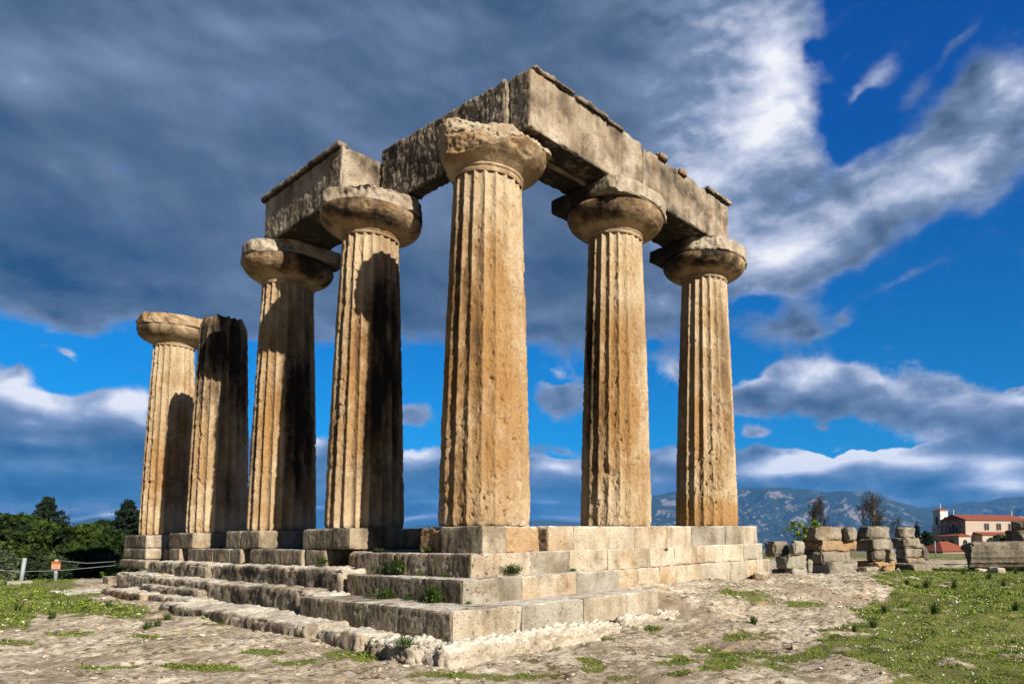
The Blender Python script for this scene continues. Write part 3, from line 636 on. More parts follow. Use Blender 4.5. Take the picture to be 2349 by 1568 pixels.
stone('foundation_wall', course(1.88, 8.02, -1.12, 1.0, -1.46, -.905, [.95, .7, .55, .9, 1.2, .7, .5, .9], [(-.05, .3, -.2), (-.15, .15, 0), (0, .42, -.0), (-.1, .25, -.1), (-.12, -.2, .6), (.02, -.1, .6), (-.03, .5, .0), (.05, .0, .3), (-.05, .1, .1)]), M['step'],
      'smooth patchwork wall of cream and orange blocks below the right columns', 'stone wall', .03, SG, seed=57, **sk)
# ------------------------------------------------------------------ rock-cut ledges on the left side, rough rock under the corner
def ledge(boxes, label, seed, group='rock cut ledges of the platform', res=.045, name='rock_ledge', **kw):
    kk = dict(amp=.065, rr=.07, sc=2.2, edge=.08, streak=.010, pits=.012); kk.update(kw)
    V, F, T = join(block_parts(boxes, res, seed=seed, **kk))
    west = np.exp(-np.clip(V[:, 0]-min(b[0][0] for b in boxes), 0, 9)/.12) if seed < 67 else 0*V[:, 0]      # black lichen grows on the weather side
    T[:, 0] += .45*west*(1+.8*fbm(V, 1.1, 3, .6, seed)); T[:, 2] -= .2*west
    o = mesh_np(name, V, F, M['rock'], T, True); tag(o, label, 'rock ledge', group); return o
DK = (.55, -.1, .0); LT = (-.15, .0, .35)
def led(lo, hi, tint=(.12, .0, .15), **o): return (lo, hi, tint, o)
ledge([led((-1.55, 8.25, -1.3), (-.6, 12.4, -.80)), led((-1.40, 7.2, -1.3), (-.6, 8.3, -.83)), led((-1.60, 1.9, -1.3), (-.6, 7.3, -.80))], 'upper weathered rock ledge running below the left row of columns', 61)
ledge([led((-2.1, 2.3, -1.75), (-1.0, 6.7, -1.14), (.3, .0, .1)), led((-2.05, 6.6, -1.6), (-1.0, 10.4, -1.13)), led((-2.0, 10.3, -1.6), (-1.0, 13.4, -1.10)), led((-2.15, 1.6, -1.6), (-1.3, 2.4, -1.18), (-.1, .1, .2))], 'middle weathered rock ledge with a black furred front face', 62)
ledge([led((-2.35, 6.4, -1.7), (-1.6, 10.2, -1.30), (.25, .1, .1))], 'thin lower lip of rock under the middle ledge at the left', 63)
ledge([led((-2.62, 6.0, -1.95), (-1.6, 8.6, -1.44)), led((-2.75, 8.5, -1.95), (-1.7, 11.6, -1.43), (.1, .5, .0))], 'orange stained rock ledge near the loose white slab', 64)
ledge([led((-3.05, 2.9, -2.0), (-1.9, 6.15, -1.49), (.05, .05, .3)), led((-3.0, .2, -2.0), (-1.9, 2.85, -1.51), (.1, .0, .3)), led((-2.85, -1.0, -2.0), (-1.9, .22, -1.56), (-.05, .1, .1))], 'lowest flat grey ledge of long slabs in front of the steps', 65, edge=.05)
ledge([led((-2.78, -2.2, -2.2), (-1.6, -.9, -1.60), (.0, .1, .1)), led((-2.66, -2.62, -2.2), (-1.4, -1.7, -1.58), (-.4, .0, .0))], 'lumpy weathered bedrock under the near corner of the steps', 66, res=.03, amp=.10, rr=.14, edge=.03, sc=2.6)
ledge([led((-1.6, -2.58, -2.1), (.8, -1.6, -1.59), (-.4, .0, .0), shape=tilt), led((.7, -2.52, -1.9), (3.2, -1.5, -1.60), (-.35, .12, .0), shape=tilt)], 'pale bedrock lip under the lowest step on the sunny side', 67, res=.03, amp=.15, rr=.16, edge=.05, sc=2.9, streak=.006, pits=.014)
s = on_z(215, 1352, -1.50)
o = stone('loose_slab', [((s[0]-.75, s[1]-.9, -1.74), (s[0]+.75, s[1]+.9, -1.52), (-.1, -.2, .9))], M['step'], 'flat white slab lying on the ground left of the rock ledges', 'stone slab', .04, seed=70, amp=.02, edge=.05)
s = at(265, 1319, 26)
stone('loose_block', [((s[0]-.25, s[1]-.3, -1.62), (s[0]+.25, s[1]+.3, -1.28), (.25, 0, .3))], M['step'], 'small upright grey block at the far left end of the platform', 'stone block', .05, seed=71)
# ------------------------------------------------------------------ ground
CP = np.array([(-7.7, -9.8, -2.0), (-2.4, -2.6, -1.88), (-.3, -2.6, -1.83), (2.0, -2.7, -1.66), (3, -1.3, -1.20), (5, -1.3, -1.20), (8, -1.2, -1.20), (3.2, -2.2, -1.40), (5, -2.6, -1.38), (8.5, -2.6, -1.34), (12, -1, -1.32), (14, 4, -1.35),
 (25, 3, -1.42), (24, -4, -1.45), (20, -10, -1.55), (3, -3.8, -1.72), (6, -4.6, -1.66), (10, -5, -1.58), (0, -4.2, -1.86), (-3, -4.2, -1.9), (-2, -8, -2.0), (4, -8, -1.88), (-6, -4, -1.93),
 (-3.25, 1, -1.72), (-3.3, 5, -1.67), (-3.1, 9, -1.63), (-3, 12, -1.56), (-5, 0, -1.80), (-6, 5, -1.76), (-6, 12, -1.68), (-4, 18, -1.58), (-2, 20, -1.52), (-8, 25, -1.85), (0, 32, -2.0), (-3, 42, -2.4), (4, 25, -1.7),
 (3, 4, -1.0), (3, 9, -1.1), (3, 15, -1.2), (10, 10, -1.3), (40, 10, -1.5), (60, 30, -1.6), (60, -20, -1.6), (30, 40, -1.7), (-20, 10, -2.0), (-20, -20, -2.2), (10, -25, -2.0), (-1.5, 6, -1.5), (0, 0, -1.5)])
def poly_px(pts, z): return np.array([on_z(px, py, z)[:2] for px, py in pts])
def inside(x, y, poly):
    c = np.zeros(len(x), bool); n = len(poly)
    for i in range(n):
        x1, y1 = poly[i]; x2, y2 = poly[(i+1) % n]
        m = ((y1 > y) != (y2 > y)) & (x < (x2-x1)*(y-y1)/(y2-y1+1e-12)+x1); c ^= m
    return c
def poly_sd(x, y, poly):
    d = np.full(len(x), 1e9); n = len(poly)
    for i in range(n):
        a = poly[i]; b = poly[(i+1) % n]; ab = b-a; L = (ab**2).sum()+1e-12
        tt = np.clip(((x-a[0])*ab[0]+(y-a[1])*ab[1])/L, 0, 1)
        d = np.minimum(d, np.hypot(x-a[0]-tt*ab[0], y-a[1]-tt*ab[1]))
    return np.where(inside(x, y, poly), d, -d)
LAWN_R = poly_px([(2101, 1311), (2051, 1325), (1984, 1349), (2028, 1364), (1955, 1381), (1931, 1402), (1937, 1431), (1867, 1450), (1802, 1449), (1700, 1449), (1691, 1469), (1867, 1474), (1940, 1481), (1946, 1498), (1902, 1525), (1867, 1545), (1790, 1562), (1760, 1600), (2700, 1600), (2800, 1400), (2600, 1290), (2349, 1304)], -1.58)
LAWN_L = poly_px([(-300, 1345), (0, 1341), (100, 1333), (154, 1329), (176, 1352), (170, 1376), (230, 1382), (290, 1400), (352, 1413), (300, 1428), (224, 1420), (96, 1420), (0, 1442), (-300, 1450)], -1.74)
PATCH = []
for (px, py, rx, ry, z) in [(1603, 1497, 120, 17, -1.72), (1550, 1483, 60, 9, -1.70), (1640, 1522, 62, 8, -1.75), (1560, 1540, 50, 8, -1.78), (1730, 1441, 75, 7, -1.6), (1720, 1363, 70, 5, -1.36), (1620, 1450, 40, 5, -1.6), (1660, 1462, 50, 6, -1.62), (1240, 1486, 75, 4, -1.83), (1183, 1558, 120, 12, -1.9), (1350, 1510, 40, 8, -1.8), (1360, 1535, 36, 10, -1.84), (1430, 1555, 60, 8, -1.85),
  (528, 1436, 95, 8, -1.76), (154, 1477, 80, 9, -1.83), (470, 1550, 150, 10, -1.9), (672, 1542, 80, 9, -1.9), (778, 1473, 34, 5, -1.86), (830, 1516, 70, 11, -1.88), (893, 1516, 34, 8, -1.88), (773, 1520, 40, 6, -1.88), (350, 1475, 60, 5, -1.8), (250, 1555, 120, 6, -1.9), (600, 1520, 60, 6, -1.88), (1020, 1555, 90, 8, -1.9), (1500, 1430, 30, 3, -1.62), (1400, 1455, 30, 3, -1.72), (1780, 1400, 40, 3, -1.5), (1680, 1405, 30, 3, -1.5), (1850, 1385, 60, 3, -1.5), (40, 1500, 60, 5, -1.85), (650, 1372, 60, 4, -1.5)]:
    c = on_z(px, py, z)[:2]; a = on_z(px+rx, py, z)[:2]-c; b = on_z(px, py-ry, z)[:2]-on_z(px, py+ry, z)[:2]
    PATCH.append((c, np.linalg.inv(np.stack([a, b*.5], 1))))
def veg_mask(x, y):
    P = np.stack([x, y, 0*x], 1); n = fbm(P, .9, 5, .6, 3.3)
    m = sstep(poly_sd(x, y, LAWN_R)+1.1*n, -.25, .35)
    m = np.maximum(m, sstep(poly_sd(x, y, LAWN_L)+1.1*n, -.3, .4))
    n2 = fbm(P, 2.2, 4, .6, 7.7)
    for c, A in PATCH:
        q = A @ np.stack([x-c[0], y-c[1]]); d = np.hypot(q[0], q[1]); m = np.maximum(m, sstep(1-d+.9*n2, .0, .5)*.9)
    gap = sstep(fbm(P, 1.6, 4, .6, 12.2)+.15*fbm(P, 6, 2, .6, 2), .22, .42)     # bare spots
    m = m*(1-.75*gap)
    d = np.hypot(x-CAM[0], y-CAM[1]); far = sstep(d, 38, 60)
    return np.clip(m*(1-far)+far*np.clip(.75+.9*n, 0, 1), 0, 1)
def base_z(x, y):
    num = 0; den = 0
    for cx_, cy_, cz_ in CP:
        w_ = 1/((x-cx_)**2+(y-cy_)**2+.25)**1.6; num = num+w_*cz_; den = den+w_
    z = num/den
    d = np.hypot(x-CAM[0], y-CAM[1])
    s = np.clip(d/45, 0, 1)
    az = np.arctan2(x-CAM[0], y-CAM[1])
    leftness = sstep(az, R(35), R(15))
    z = z*(1-sstep(d, 60, 110)) + (-1.75)*sstep(d, 60, 110)
    z = z - leftness*(sstep(d, 28, 60)*1.2+sstep(d, 60, 300)*8)
    z = z - sstep(d, 90, 320)*8 - sstep(d, 320, 3500)*70
    return z
def ground_z(x, y, detail=True):
    x = np.atleast_1d(np.asarray(x, float)); y = np.atleast_1d(np.asarray(y, float))
    z = base_z(x, y); P = np.stack([x, y, 0*x], 1)
    d = np.hypot(x-CAM[0], y-CAM[1]); near = 1-sstep(d, 30, 60)
    z = z + .05*fbm(P, .45, 4, .5, 1.1)*near
    if detail:
        rk = np.clip(1-veg_mask(x, y)*.8, 0, 1)
        led_ = fbm(P*np.array([1, 1, 1]), .8, 4, .55, 4.4); stepv = (np.floor(led_*7)+sstep(led_*7-np.floor(led_*7), .0, .35))/7
        z = z + near*rk*(.085*stepv + .034*ridged(P*np.array([1, 1.3, 1]), 2.6, 4, 2.2) + .024*fbm(P, 8, 4, .65, 6.6)) + near*.010*fbm(P, 6, 3, .6, 8.8)
        # sharper bedrock shelves in front of the right wall
        sh = np.exp(-((y+2.2)/1.6)**2)*sstep(x, 2.5, 4)*(1-sstep(x, 16, 22)); z = z+sh*.07*ridged(P, .9, 4, 9.9)
    return z
def graded(lo, hi, step, far, g=1.13):
    c = list(np.arange(lo, hi+1e-6, step)); s = step; a = []; x = lo
    while x > -far: s *= g; x -= s; a.append(x)
    s = step; x = c[-1]; b = []
    while x < far: s *= g; x += s; b.append(x)
    return np.array(a[::-1]+c+b)
gx = graded(-8, 13, .055, 17500); gy = graded(-8.5, 15, .055, 17500)
GX, GY_ = np.meshgrid(gx, gy, indexing='ij'); X = GX.ravel(); Y = GY_.ravel()
Z = ground_z(X, Y); vm = veg_mask(X, Y)
Pn = np.stack([X, Y, 0*X], 1)
soil = np.clip(1.5*fbm(Pn, .7, 5, .62, 21.)+.6*vm-.02, 0, 1)*(1-sstep(np.hypot(X-CAM[0], Y-CAM[1]), 200, 400))
soil += .25*sstep(X, 1.5, 6)*np.exp(-((Y+4)/3.5)**2)*(1-vm)
m, t, b = new_mat('site_ground')
P = t.new('ShaderNodeNewGeometry').outputs['Position']; at_ = t.new('ShaderNodeAttribute', attribute_name='tint'); sp = t.new('ShaderNodeSeparateColor'); t.l.new(at_.outputs['Color'], sp.inputs[0])
g1 = t.noise(P, 1.4, 8, .62); g2 = t.noise(P, 9, 7, .68); g3 = t.noise(P, 45, 5, .7)
rock = t.mix(t.ss(g1, .35, .65), (.31, .255, .19), (.54, .48, .385)); rock = t.mix(t.ss(g2, .38, .60), t.mix(1, rock, (.50, .45, .38), 'MULTIPLY'), rock)
ck = t.new('ShaderNodeTexVoronoi'); ck.feature = 'DISTANCE_TO_EDGE'; t.set(ck.inputs['Vector'], t.vmath('ADD', t.map(P, (1, 1.5, 1)), t.vmath('MULTIPLY', t.n[g2.node.name].outputs[1], (.5, .5, .5)))); ck.inputs['Scale'].default_value = .8
crk = t.ss(t.math('ADD', ck.outputs['Distance'], t.math('MULTIPLY', t.math('SUBTRACT', g2, .45), .6)), .0, .05); rock = t.mix(crk, t.mix(1, rock, (.45, .38, .3), 'MULTIPLY'), rock)
soilc = t.mix(g2, (.14, .10, .065), (.34, .27, .20)); 
speck = t.ss(g3, .56, .68); soilc = t.mix(speck, soilc, (.35, .31, .25))
c_ = t.mix(t.ss(t.math('ADD', sp.outputs[1], t.math('MULTIPLY', t.math('SUBTRACT', g2, .5), .9)), .25, .62), rock, soilc)
moss = t.mix(g3, (.042, .07, .010), (.165, .215, .03)); mossb = t.mix(t.ss(g2, .42, .62), moss, (.10, .078, .036))
vmn = t.ss(t.math('ADD', sp.outputs[0], t.math('MULTIPLY', t.math('SUBTRACT', g2, .5), 1.3)), .32, .7)
c_ = t.mix(t.math('MULTIPLY', vmn, .88), c_, mossb)
c_ = t.mix(t.ss(g1, .60, .78), c_, t.mix(.5, c_, (.15, .09, .055)))
c_ = t.mix(t.math('MULTIPLY', t.ss(t.noise(P, .9, 7, .7, .5), .54, .64), .55), c_, (.11, .10, .04))
c_ = t.mix(t.math('MULTIPLY', t.ss(t.noise(P, 2.3, 5, .7), .60, .68), .5), c_, (.52, .34, .15))
plain = t.mix(t.noise(P, .003, 5, .6), (.05, .075, .03), (.17, .16, .09))
c_ = t.mix(sp.outputs[2], c_, plain)
t.set(b.inputs['Base Color'], c_); b.inputs['Roughness'].default_value = 1; b.inputs['Specular IOR Level'].default_value = .1
bn = t.new('ShaderNodeBump'); bn.inputs['Strength'].default_value = .9; bn.inputs['Distance'].default_value = .035
t.set(bn.inputs['Height'], t.math('ADD', g2, t.math('MULTIPLY', g3, .6))); t.set(b.inputs['Normal'], bn.outputs[0])
dd = np.hypot(X-CAM[0], Y-CAM[1])
gr = mesh_np('ground', np.stack([X, Y, Z], 1), grid_faces(len(gx), len(gy)), m, np.stack([vm, soil, sstep(dd, 150, 500)], 1), True)
tag(gr, kind='structure')

# ------------------------------------------------------------------ mountains
def mountain(name, prof, D, depth, mat, seed, rough=.12, nx=420, nr=120):
    px = np.array([p[0] for p in prof], float); py = np.array([p[1] for p in prof], float)
    xs = np.linspace(px[0], px[-1], nx); s = np.interp(xs, px, py)
    az = []; el = []
    for a, c in zip(xs, s):
        d = ray(a, c); az.append(math.atan2(d[0], d[1])); el.append(d[2]/math.hypot(d[0], d[1]))
    az = np.array(az); el = np.array(el); fr = np.linspace(-1, 1, nr)
    A, F_ = np.meshgrid(az, fr, indexing='ij'); E_ = np.repeat(el[:, None], nr, 1)
    rr = D+F_*depth; crest = E_*D+CAM[2]; base = -90.0
    shape = (1-np.abs(F_))**.85
    X = CAM[0]+np.sin(A)*rr; Y = CAM[1]+np.cos(A)*rr
    P = np.stack([X.ravel(), Y.ravel(), 0*X.ravel()], 1)
    n = ridged(P, 1/(depth*.55), 7, seed).reshape(X.shape); n2 = fbm(P, 6/depth, 5, .6, seed+3).reshape(X.shape)
    Zm = base+(crest-base)*np.clip(shape+(rough*1.6*(n-.55)+rough*.5*n2)*4*shape*(1-shape)+.02*n2*shape, 0, 1.04)
    V = np.stack([X.ravel(), Y.ravel(), Zm.ravel()], 1)
    gz = np.gradient(Zm, axis=1)/(depth*2/nr)
    cliff = np.clip((np.abs(gz).ravel()-.12)*1.6, 0, 1)
    o = mesh_np(name, V, grid_faces(nx, nr), mat, np.stack([cliff, shape.ravel(), 0*cliff], 1), True); tag(o, kind='structure'); return o
def mtn_mat(name, green, rock, sc, thr=.56):
    m, t, b = new_mat(name); P = t.new('ShaderNodeNewGeometry').outputs['Position']
    at_ = t.new('ShaderNodeAttribute', attribute_name='tint'); sp = t.new('ShaderNodeSeparateColor'); t.l.new(at_.outputs['Color'], sp.inputs[0])
    a = t.noise(P, sc, 9, .68); c = t.noise(P, sc*5, 6, .7)
    g = t.mix(c, tuple(v*.6 for v in green), tuple(v*1.6 for v in green))
    k = t.math('ADD', a, t.math('MULTIPLY', t.math('SUBTRACT', c, .5), .45)); k = t.math('ADD', k, t.math('MULTIPLY', sp.outputs[0], .12))
    t.set(b.inputs['Base Color'], t.mix(t.ss(k, thr, thr+.07), g, rock)); b.inputs['Roughness'].default_value = 1
    return m
mm = mtn_mat('mountain_near', (.008, .018, .018), (.13, .11, .105), .0034, .60); mf = mtn_mat('mountain_far', (.014, .028, .035), (.10, .11, .12), .0006, .64)
mountain('mountain', [(1380, 1238), (1450, 1165), (1490, 1137), (1540, 1127), (1600, 1120), (1690, 1118), (1740, 1116), (1800, 1117), (1850, 1121), (1900, 1127), (1935, 1123), (1965, 1127), (1990, 1124), (2015, 1133), (2050, 1146), (2090, 1158), (2130, 1172), (2200, 1195), (2300, 1236)], 12500, 3200, mm, 3.1, .2)
mountain('mountain', [(1900, 1240), (2000, 1195), (2080, 1168), (2130, 1162), (2180, 1156), (2230, 1147), (2260, 1150), (2300, 1140), (2349, 1136), (2500, 1120), (2700, 1130), (2800, 1238)], 14500, 2400, mf, 7.7, .16, 300, 60)
mountain('mountain', [(820, 1240), (900, 1212), (960, 1203), (1000, 1200), (1100, 1198), (1200, 1193), (1260, 1191), (1330, 1196), (1430, 1200), (1520, 1240)], 14000, 2500, mf, 5.7, .1, 200, 40)
mountain('mountain', [(80, 1242), (130, 1222), (165, 1200), (200, 1188), (225, 1184), (255, 1187), (300, 1183), (380, 1196), (500, 1200), (760, 1215), (840, 1240)], 14000, 2500, mf, 9.7, .08, 200, 40)

# ------------------------------------------------------------------ ruin blocks on the right
RG = 'ruined foundation blocks east of the columns'
def ruin(x0, x1, y0, y1, D, label, tint=(.22, .0, .2), rot=-25, seed=0, amp=.05, mat='ruin', name='ruin_block', group=RG, fw=.85, fd=.62, rr=.07):
    w_ = 1.10*(x1-x0)*mpp((x0+x1)/2, D); zt = at((x0+x1)/2, y0, D)[2]; zb = at((x0+x1)/2, y1, D)[2]
    c = at((x0+x1)/2, y1, D)
    view = math.atan2(c[0]-CAM[0], c[1]-CAM[1]); an = view-R(0)
    a = R(-rot)   # clockwise rotation of the block
    # apparent width = wx*|cos(view-a)| + wy*|sin(view-a)|
    cv, sv = abs(math.cos(view-a)), abs(math.sin(view-a)); k = w_/(fw*cv+fd*sv); wx = fw*k; wy = fd*k
    root = empty(name, (c[0], c[1], zb), -a)
    lo = (-wx/2, -wy/2, 0); hi = (wx/2, wy/2, zt-zb)
    V, F = box_grid(lo, hi, .05); V = erode(V, lo, hi, amp, min(rr, (zt-zb)*.3), 2.2, seed+.3, .10, 0, .015)
    rs = random.Random(int(seed*10)); cts = []
    for q in range(4):
        aa = rs.uniform(0, 6.28); cts.append((math.cos(aa), math.sin(aa), rs.uniform(-.5, .7), .5*math.hypot(wx*math.cos(aa), wy*math.sin(aa))*rs.uniform(.9, 1.1)))
    mid = np.array([0, 0, (zt-zb)/2]); V = cut(V-mid, cts, seed, .06)+mid
    T = np.zeros((len(V), 3)); T[:, 0] = tint[0]+.45*fbm(V+seed, 1.8, 4, .55); T[:, 1] = tint[1]+.3*fbm(V+seed, 2.5, 3); T[:, 2] = tint[2]
    bpy.data.objects.remove(root)
    o = mesh_np(name, V, F, M[mat], T, True); o.location = (c[0], c[1], zb); o.rotation_euler[2] = -a
    tag(o, label, 'stone block', group); return o
PALE = (-.1, .0, .6); WARM = (-.05, .7, -.1); GRY = (.3, .0, .2); DRK = (.5, .0, .1)  # pale, warm, grey and dark stone tints
for i, a in enumerate([
 (1757, 1812, 1241, 1275, 21.2, 'grey rounded block on top of the low pile nearest the platform end', GRY),
 (1808, 1845, 1241, 1272, 21.0, 'white block on top right of the low pile nearest the platform end', PALE),
 (1783, 1851, 1272, 1303, 21.2, 'cream block in the middle of the low pile nearest the platform end', PALE),
 (1770, 1800, 1303, 1320, 21.4, 'small stone at the bottom left of the low pile', GRY), (1800, 1851, 1301, 1324, 21.2, 'pale stone at the bottom of the low pile', PALE),
 (1849, 1866, 1281, 1314, 22.0, 'narrow upright white stone between two piles', PALE),
 (1839, 1938, 1208, 1239, 24.6, 'long ochre spotted block on top of the tall broad pile', (.25, .3, .1)),
 (1935, 1969, 1208, 1240, 24.6, 'rounded grey block on the top right of the broad pile', GRY),
 (1843, 1959, 1239, 1265, 24.8, 'orange recessed block under the top of the broad pile', WARM),
 (1842, 1955, 1265, 1290, 24.6, 'long grey block in the middle of the broad pile', GRY),
 (1864, 1972, 1290, 1315, 24.4, 'low pale block at the foot of the broad pile', (.12, .0, .4)),
 (1890, 1940, 1287, 1320, 22.6, 'furry grey boulder standing in front of the broad pile', (.10, -.1, .6)),
 (1967, 2037, 1208, 1237, 26.0, 'grey block topping the middle pile', GRY), (1960, 2051, 1236, 1262, 26.0, 'big sloping block second from the top of the middle pile', (.25, .05, .15)),
 (1988, 2031, 1262, 1286, 25.6, 'dark block at half height of the middle pile', DRK), (2029, 2056, 1260, 1286, 25.8, 'pale block beside the dark one in the middle pile', GRY),
 (1968, 2052, 1286, 1300, 26.0, 'thin orange block low in the middle pile', WARM), (1965, 2020, 1299, 1313, 25.0, 'flat slab at the foot of the middle pile', GRY),
 (2019, 2054, 1297, 1317, 25.0, 'orange pitted stone at the foot of the middle pile', WARM), (2053, 2068, 1301, 1316, 24.8, 'small white cube of stone in the grass edge', PALE),
 (2052, 2097, 1209, 1234, 28.0, 'small block topping the right pile', GRY), (2047, 2116, 1233, 1256, 28.0, 'wide grey block second from the top of the right pile', GRY),
 (2049, 2111, 1256, 1280, 28.0, 'grey block in the middle of the right pile', (.3, .05, .1)), (2108, 2130, 1246, 1283, 28.6, 'dark upright stone at the right of the right pile', DRK),
 (2054, 2119, 1279, 1293, 28.0, 'thin brownish block low in the right pile', (.25, .35, 0)), (2047, 2142, 1291, 1313, 27.6, 'long dark base stone of the right pile', (.4, .0, .1)),
 (2316, 2400, 1196, 1216, 36, 'flat brown slab on top of the stones at the right picture edge', (.3, .4, .1)), (2318, 2410, 1216, 1262, 36, 'dark block under the flat slab at the right picture edge', DRK)]):
    ruin(*a[:5], a[5], a[6], rot=-22+7*math.sin(i*2.1), seed=i+1.5)
# small stones filling the foot of the piles
# fallen column fragment
def fallen_shaft():
    c0 = at(2228, 1274, 29.0); c1 = at(2480, 1272, 31.0); L = np.linalg.norm(c1-c0); axd = (c1-c0)/L
    up = np.array([0, 0, 1.]); sd = np.cross(axd, up); sd /= np.linalg.norm(sd); up = np.cross(sd, axd)
    Rr = 33*mpp(2280, 29.5)
    root = empty('fallen_column', (float(c0[0]), float(c0[1]), float(c0[2]-Rr)))
    tag(root, 'huge grey fallen column lying cracked in the grass at the right edge', 'column')
    def seg(s0, s1, seed, endn):
        na, nl = 160, int((s1-s0)/.04)+2; th = np.linspace(0, 2*np.pi, na+1); ss_ = np.linspace(s0, s1, nl)
        T_, S_ = np.meshgrid(th, ss_, indexing='ij'); T_ = T_.ravel(); S_ = S_.ravel()
        fl = (T_*16/(2*np.pi)+.2) % 1; r = Rr*(1.0-.06*4*fl*(1-fl)); Q = np.stack([np.cos(T_)*Rr, np.sin(T_)*Rr, S_], 1)
        r = r*(1+.05*fbm(Q, 1.6, 4, .55, seed)+.02*fbm(Q, 8, 3, .6, seed+2))
        P = np.stack([np.cos(T_)*r, np.sin(T_)*r, S_], 1)
        # disc caps
        rg = np.linspace(0, 1, 12); TT, GG = np.meshgrid(th, rg, indexing='ij')
        base = P.reshape(na+1, nl, 3); parts = [(P, grid_faces(na+1, nl))]
        for e, fl_ in ((0, True), (nl-1, False)):
            E_ = base[:, e, :][:, None, :]*GG[..., None]; E_[..., 2] = ss_[e]; E_ = E_.reshape(-1, 3)
            E_[:, 2] += .05*fbm(E_, 3, 4, .6, seed+4)*(1-GG.ravel()**6)
            parts.append((E_, grid_faces(na+1, 12, 0, fl_)))
        V = []; F = []; o_ = 0
        for v, f in parts: V.append(v); F.append(f+o_); o_ += len(v)
        V = np.concatenate(V); F = np.concatenate(F)
        if endn: V = cut(V, [(.0, .75, -1, .30), (-.6, -.3, -1, .15), (0, -1, -.35, Rr*.93)], seed, .12)
        W3 = c0+axd*V[:, 2:3]+up*V[:, 1:2]+sd*V[:, 0:1]
        return W3, F
    for i, (a, b_, e) in enumerate(((-.25, 1.95, True), (2.0, L, False))):
        V, F = seg(a, b_, 3+i*2, e); T = np.stack([.42+.5*fbm(V, 1.5, 4, .5, i), 0*V[:, 0], .2+0*V[:, 0]], 1)
        o = mesh_np('drum', V-np.array(root.location), F, M['ruin'], T, True, root)
fallen_shaft()
for i, (px, py, s_, lab) in enumerate([(2250, 1308, .16, 'small grey stone wedged under the fallen column'), (2285, 1306, .20, 'flat pale stone just in front of the fallen column'), (1578, 1346, .22, 'rounded brown boulder at the foot of the patchwork wall'), (1745, 1318, .16, 'brown lump of rock at the right end of the platform'), (1590, 1342, .17, 'smaller brown boulder behind the rounded one by the wall')]):
    D_ = [28.5, 27.5, 14.6, 17.0, 15.0][i]; c = at(px, py, D_)-np.array([0, 0, s_*.3]); V, F = box_grid((-s_*1.6, -s_, -s_*.7), (s_*1.6, s_, s_*.7), .03)
    V = erode(V, (-s_*1.6, -s_, -s_*.7), (s_*1.6, s_, s_*.7), .05, s_*.6, 2.5, i, .05)
    o = mesh_np('boulder', V, F, M['rock'], put(V, .15, .45 if i > 1 else 0, .0), True); o.location = Vector(c); o.rotation_euler[2] = i*1.3-.4; tag(o, lab, 'boulder', 'loose boulders')

# ------------------------------------------------------------------ church and village
M['plaster'] = simple('cream_plaster', (.30, .25, .20), .9, .06, 1.5); M['tile'] = simple('red_roof_tile', (.17, .045, .022), .85, .25, 3)
M['brickline'] = simple('brown_brick_bands', (.20, .12, .09), .9, .2, 2); M['white'] = simple('white_paint', (.42, .40, .38), .7, .05); M['glass'] = simple('dark_window_glass', (.02, .022, .028), .25, .2)
def arch(w_, h, n=10):
    r = w_/2; pts = [(-r, 0), (r, 0)]+[(r*math.cos(a), h-r+r*math.sin(a)) for a in np.linspace(0, math.pi, n)]; return pts
def prism(pts, org, ux, uz, nrm, d0, d1):
    org, ux, uz, nrm = map(np.array, (org, ux, uz, nrm)); V = [org+ux*a+uz*b_+nrm*d0 for a, b_ in pts]+[org+ux*a+uz*b_+nrm*d1 for a, b_ in pts]; n = len(pts)
    F = [tuple(range(n)), tuple(range(2*n-1, n-1, -1))]+[(i, i+n, (i+1) % n+n, (i+1) % n) for i in range(n)]
    return V, F
def arch_ring(w_, h, t_, n=14):
    r = w_/2; o_ = [(r*math.cos(a), h-r+r*math.sin(a)) for a in np.linspace(0, math.pi, n)]; i_ = [((r-t_)*math.cos(a), h-r+(r-t_)*math.sin(a)) for a in np.linspace(math.pi, 0, n)]
    return [(r, 0)]+o_+[(-r, 0), (-r+t_, 0)]+i_+[(r-t_, 0)]
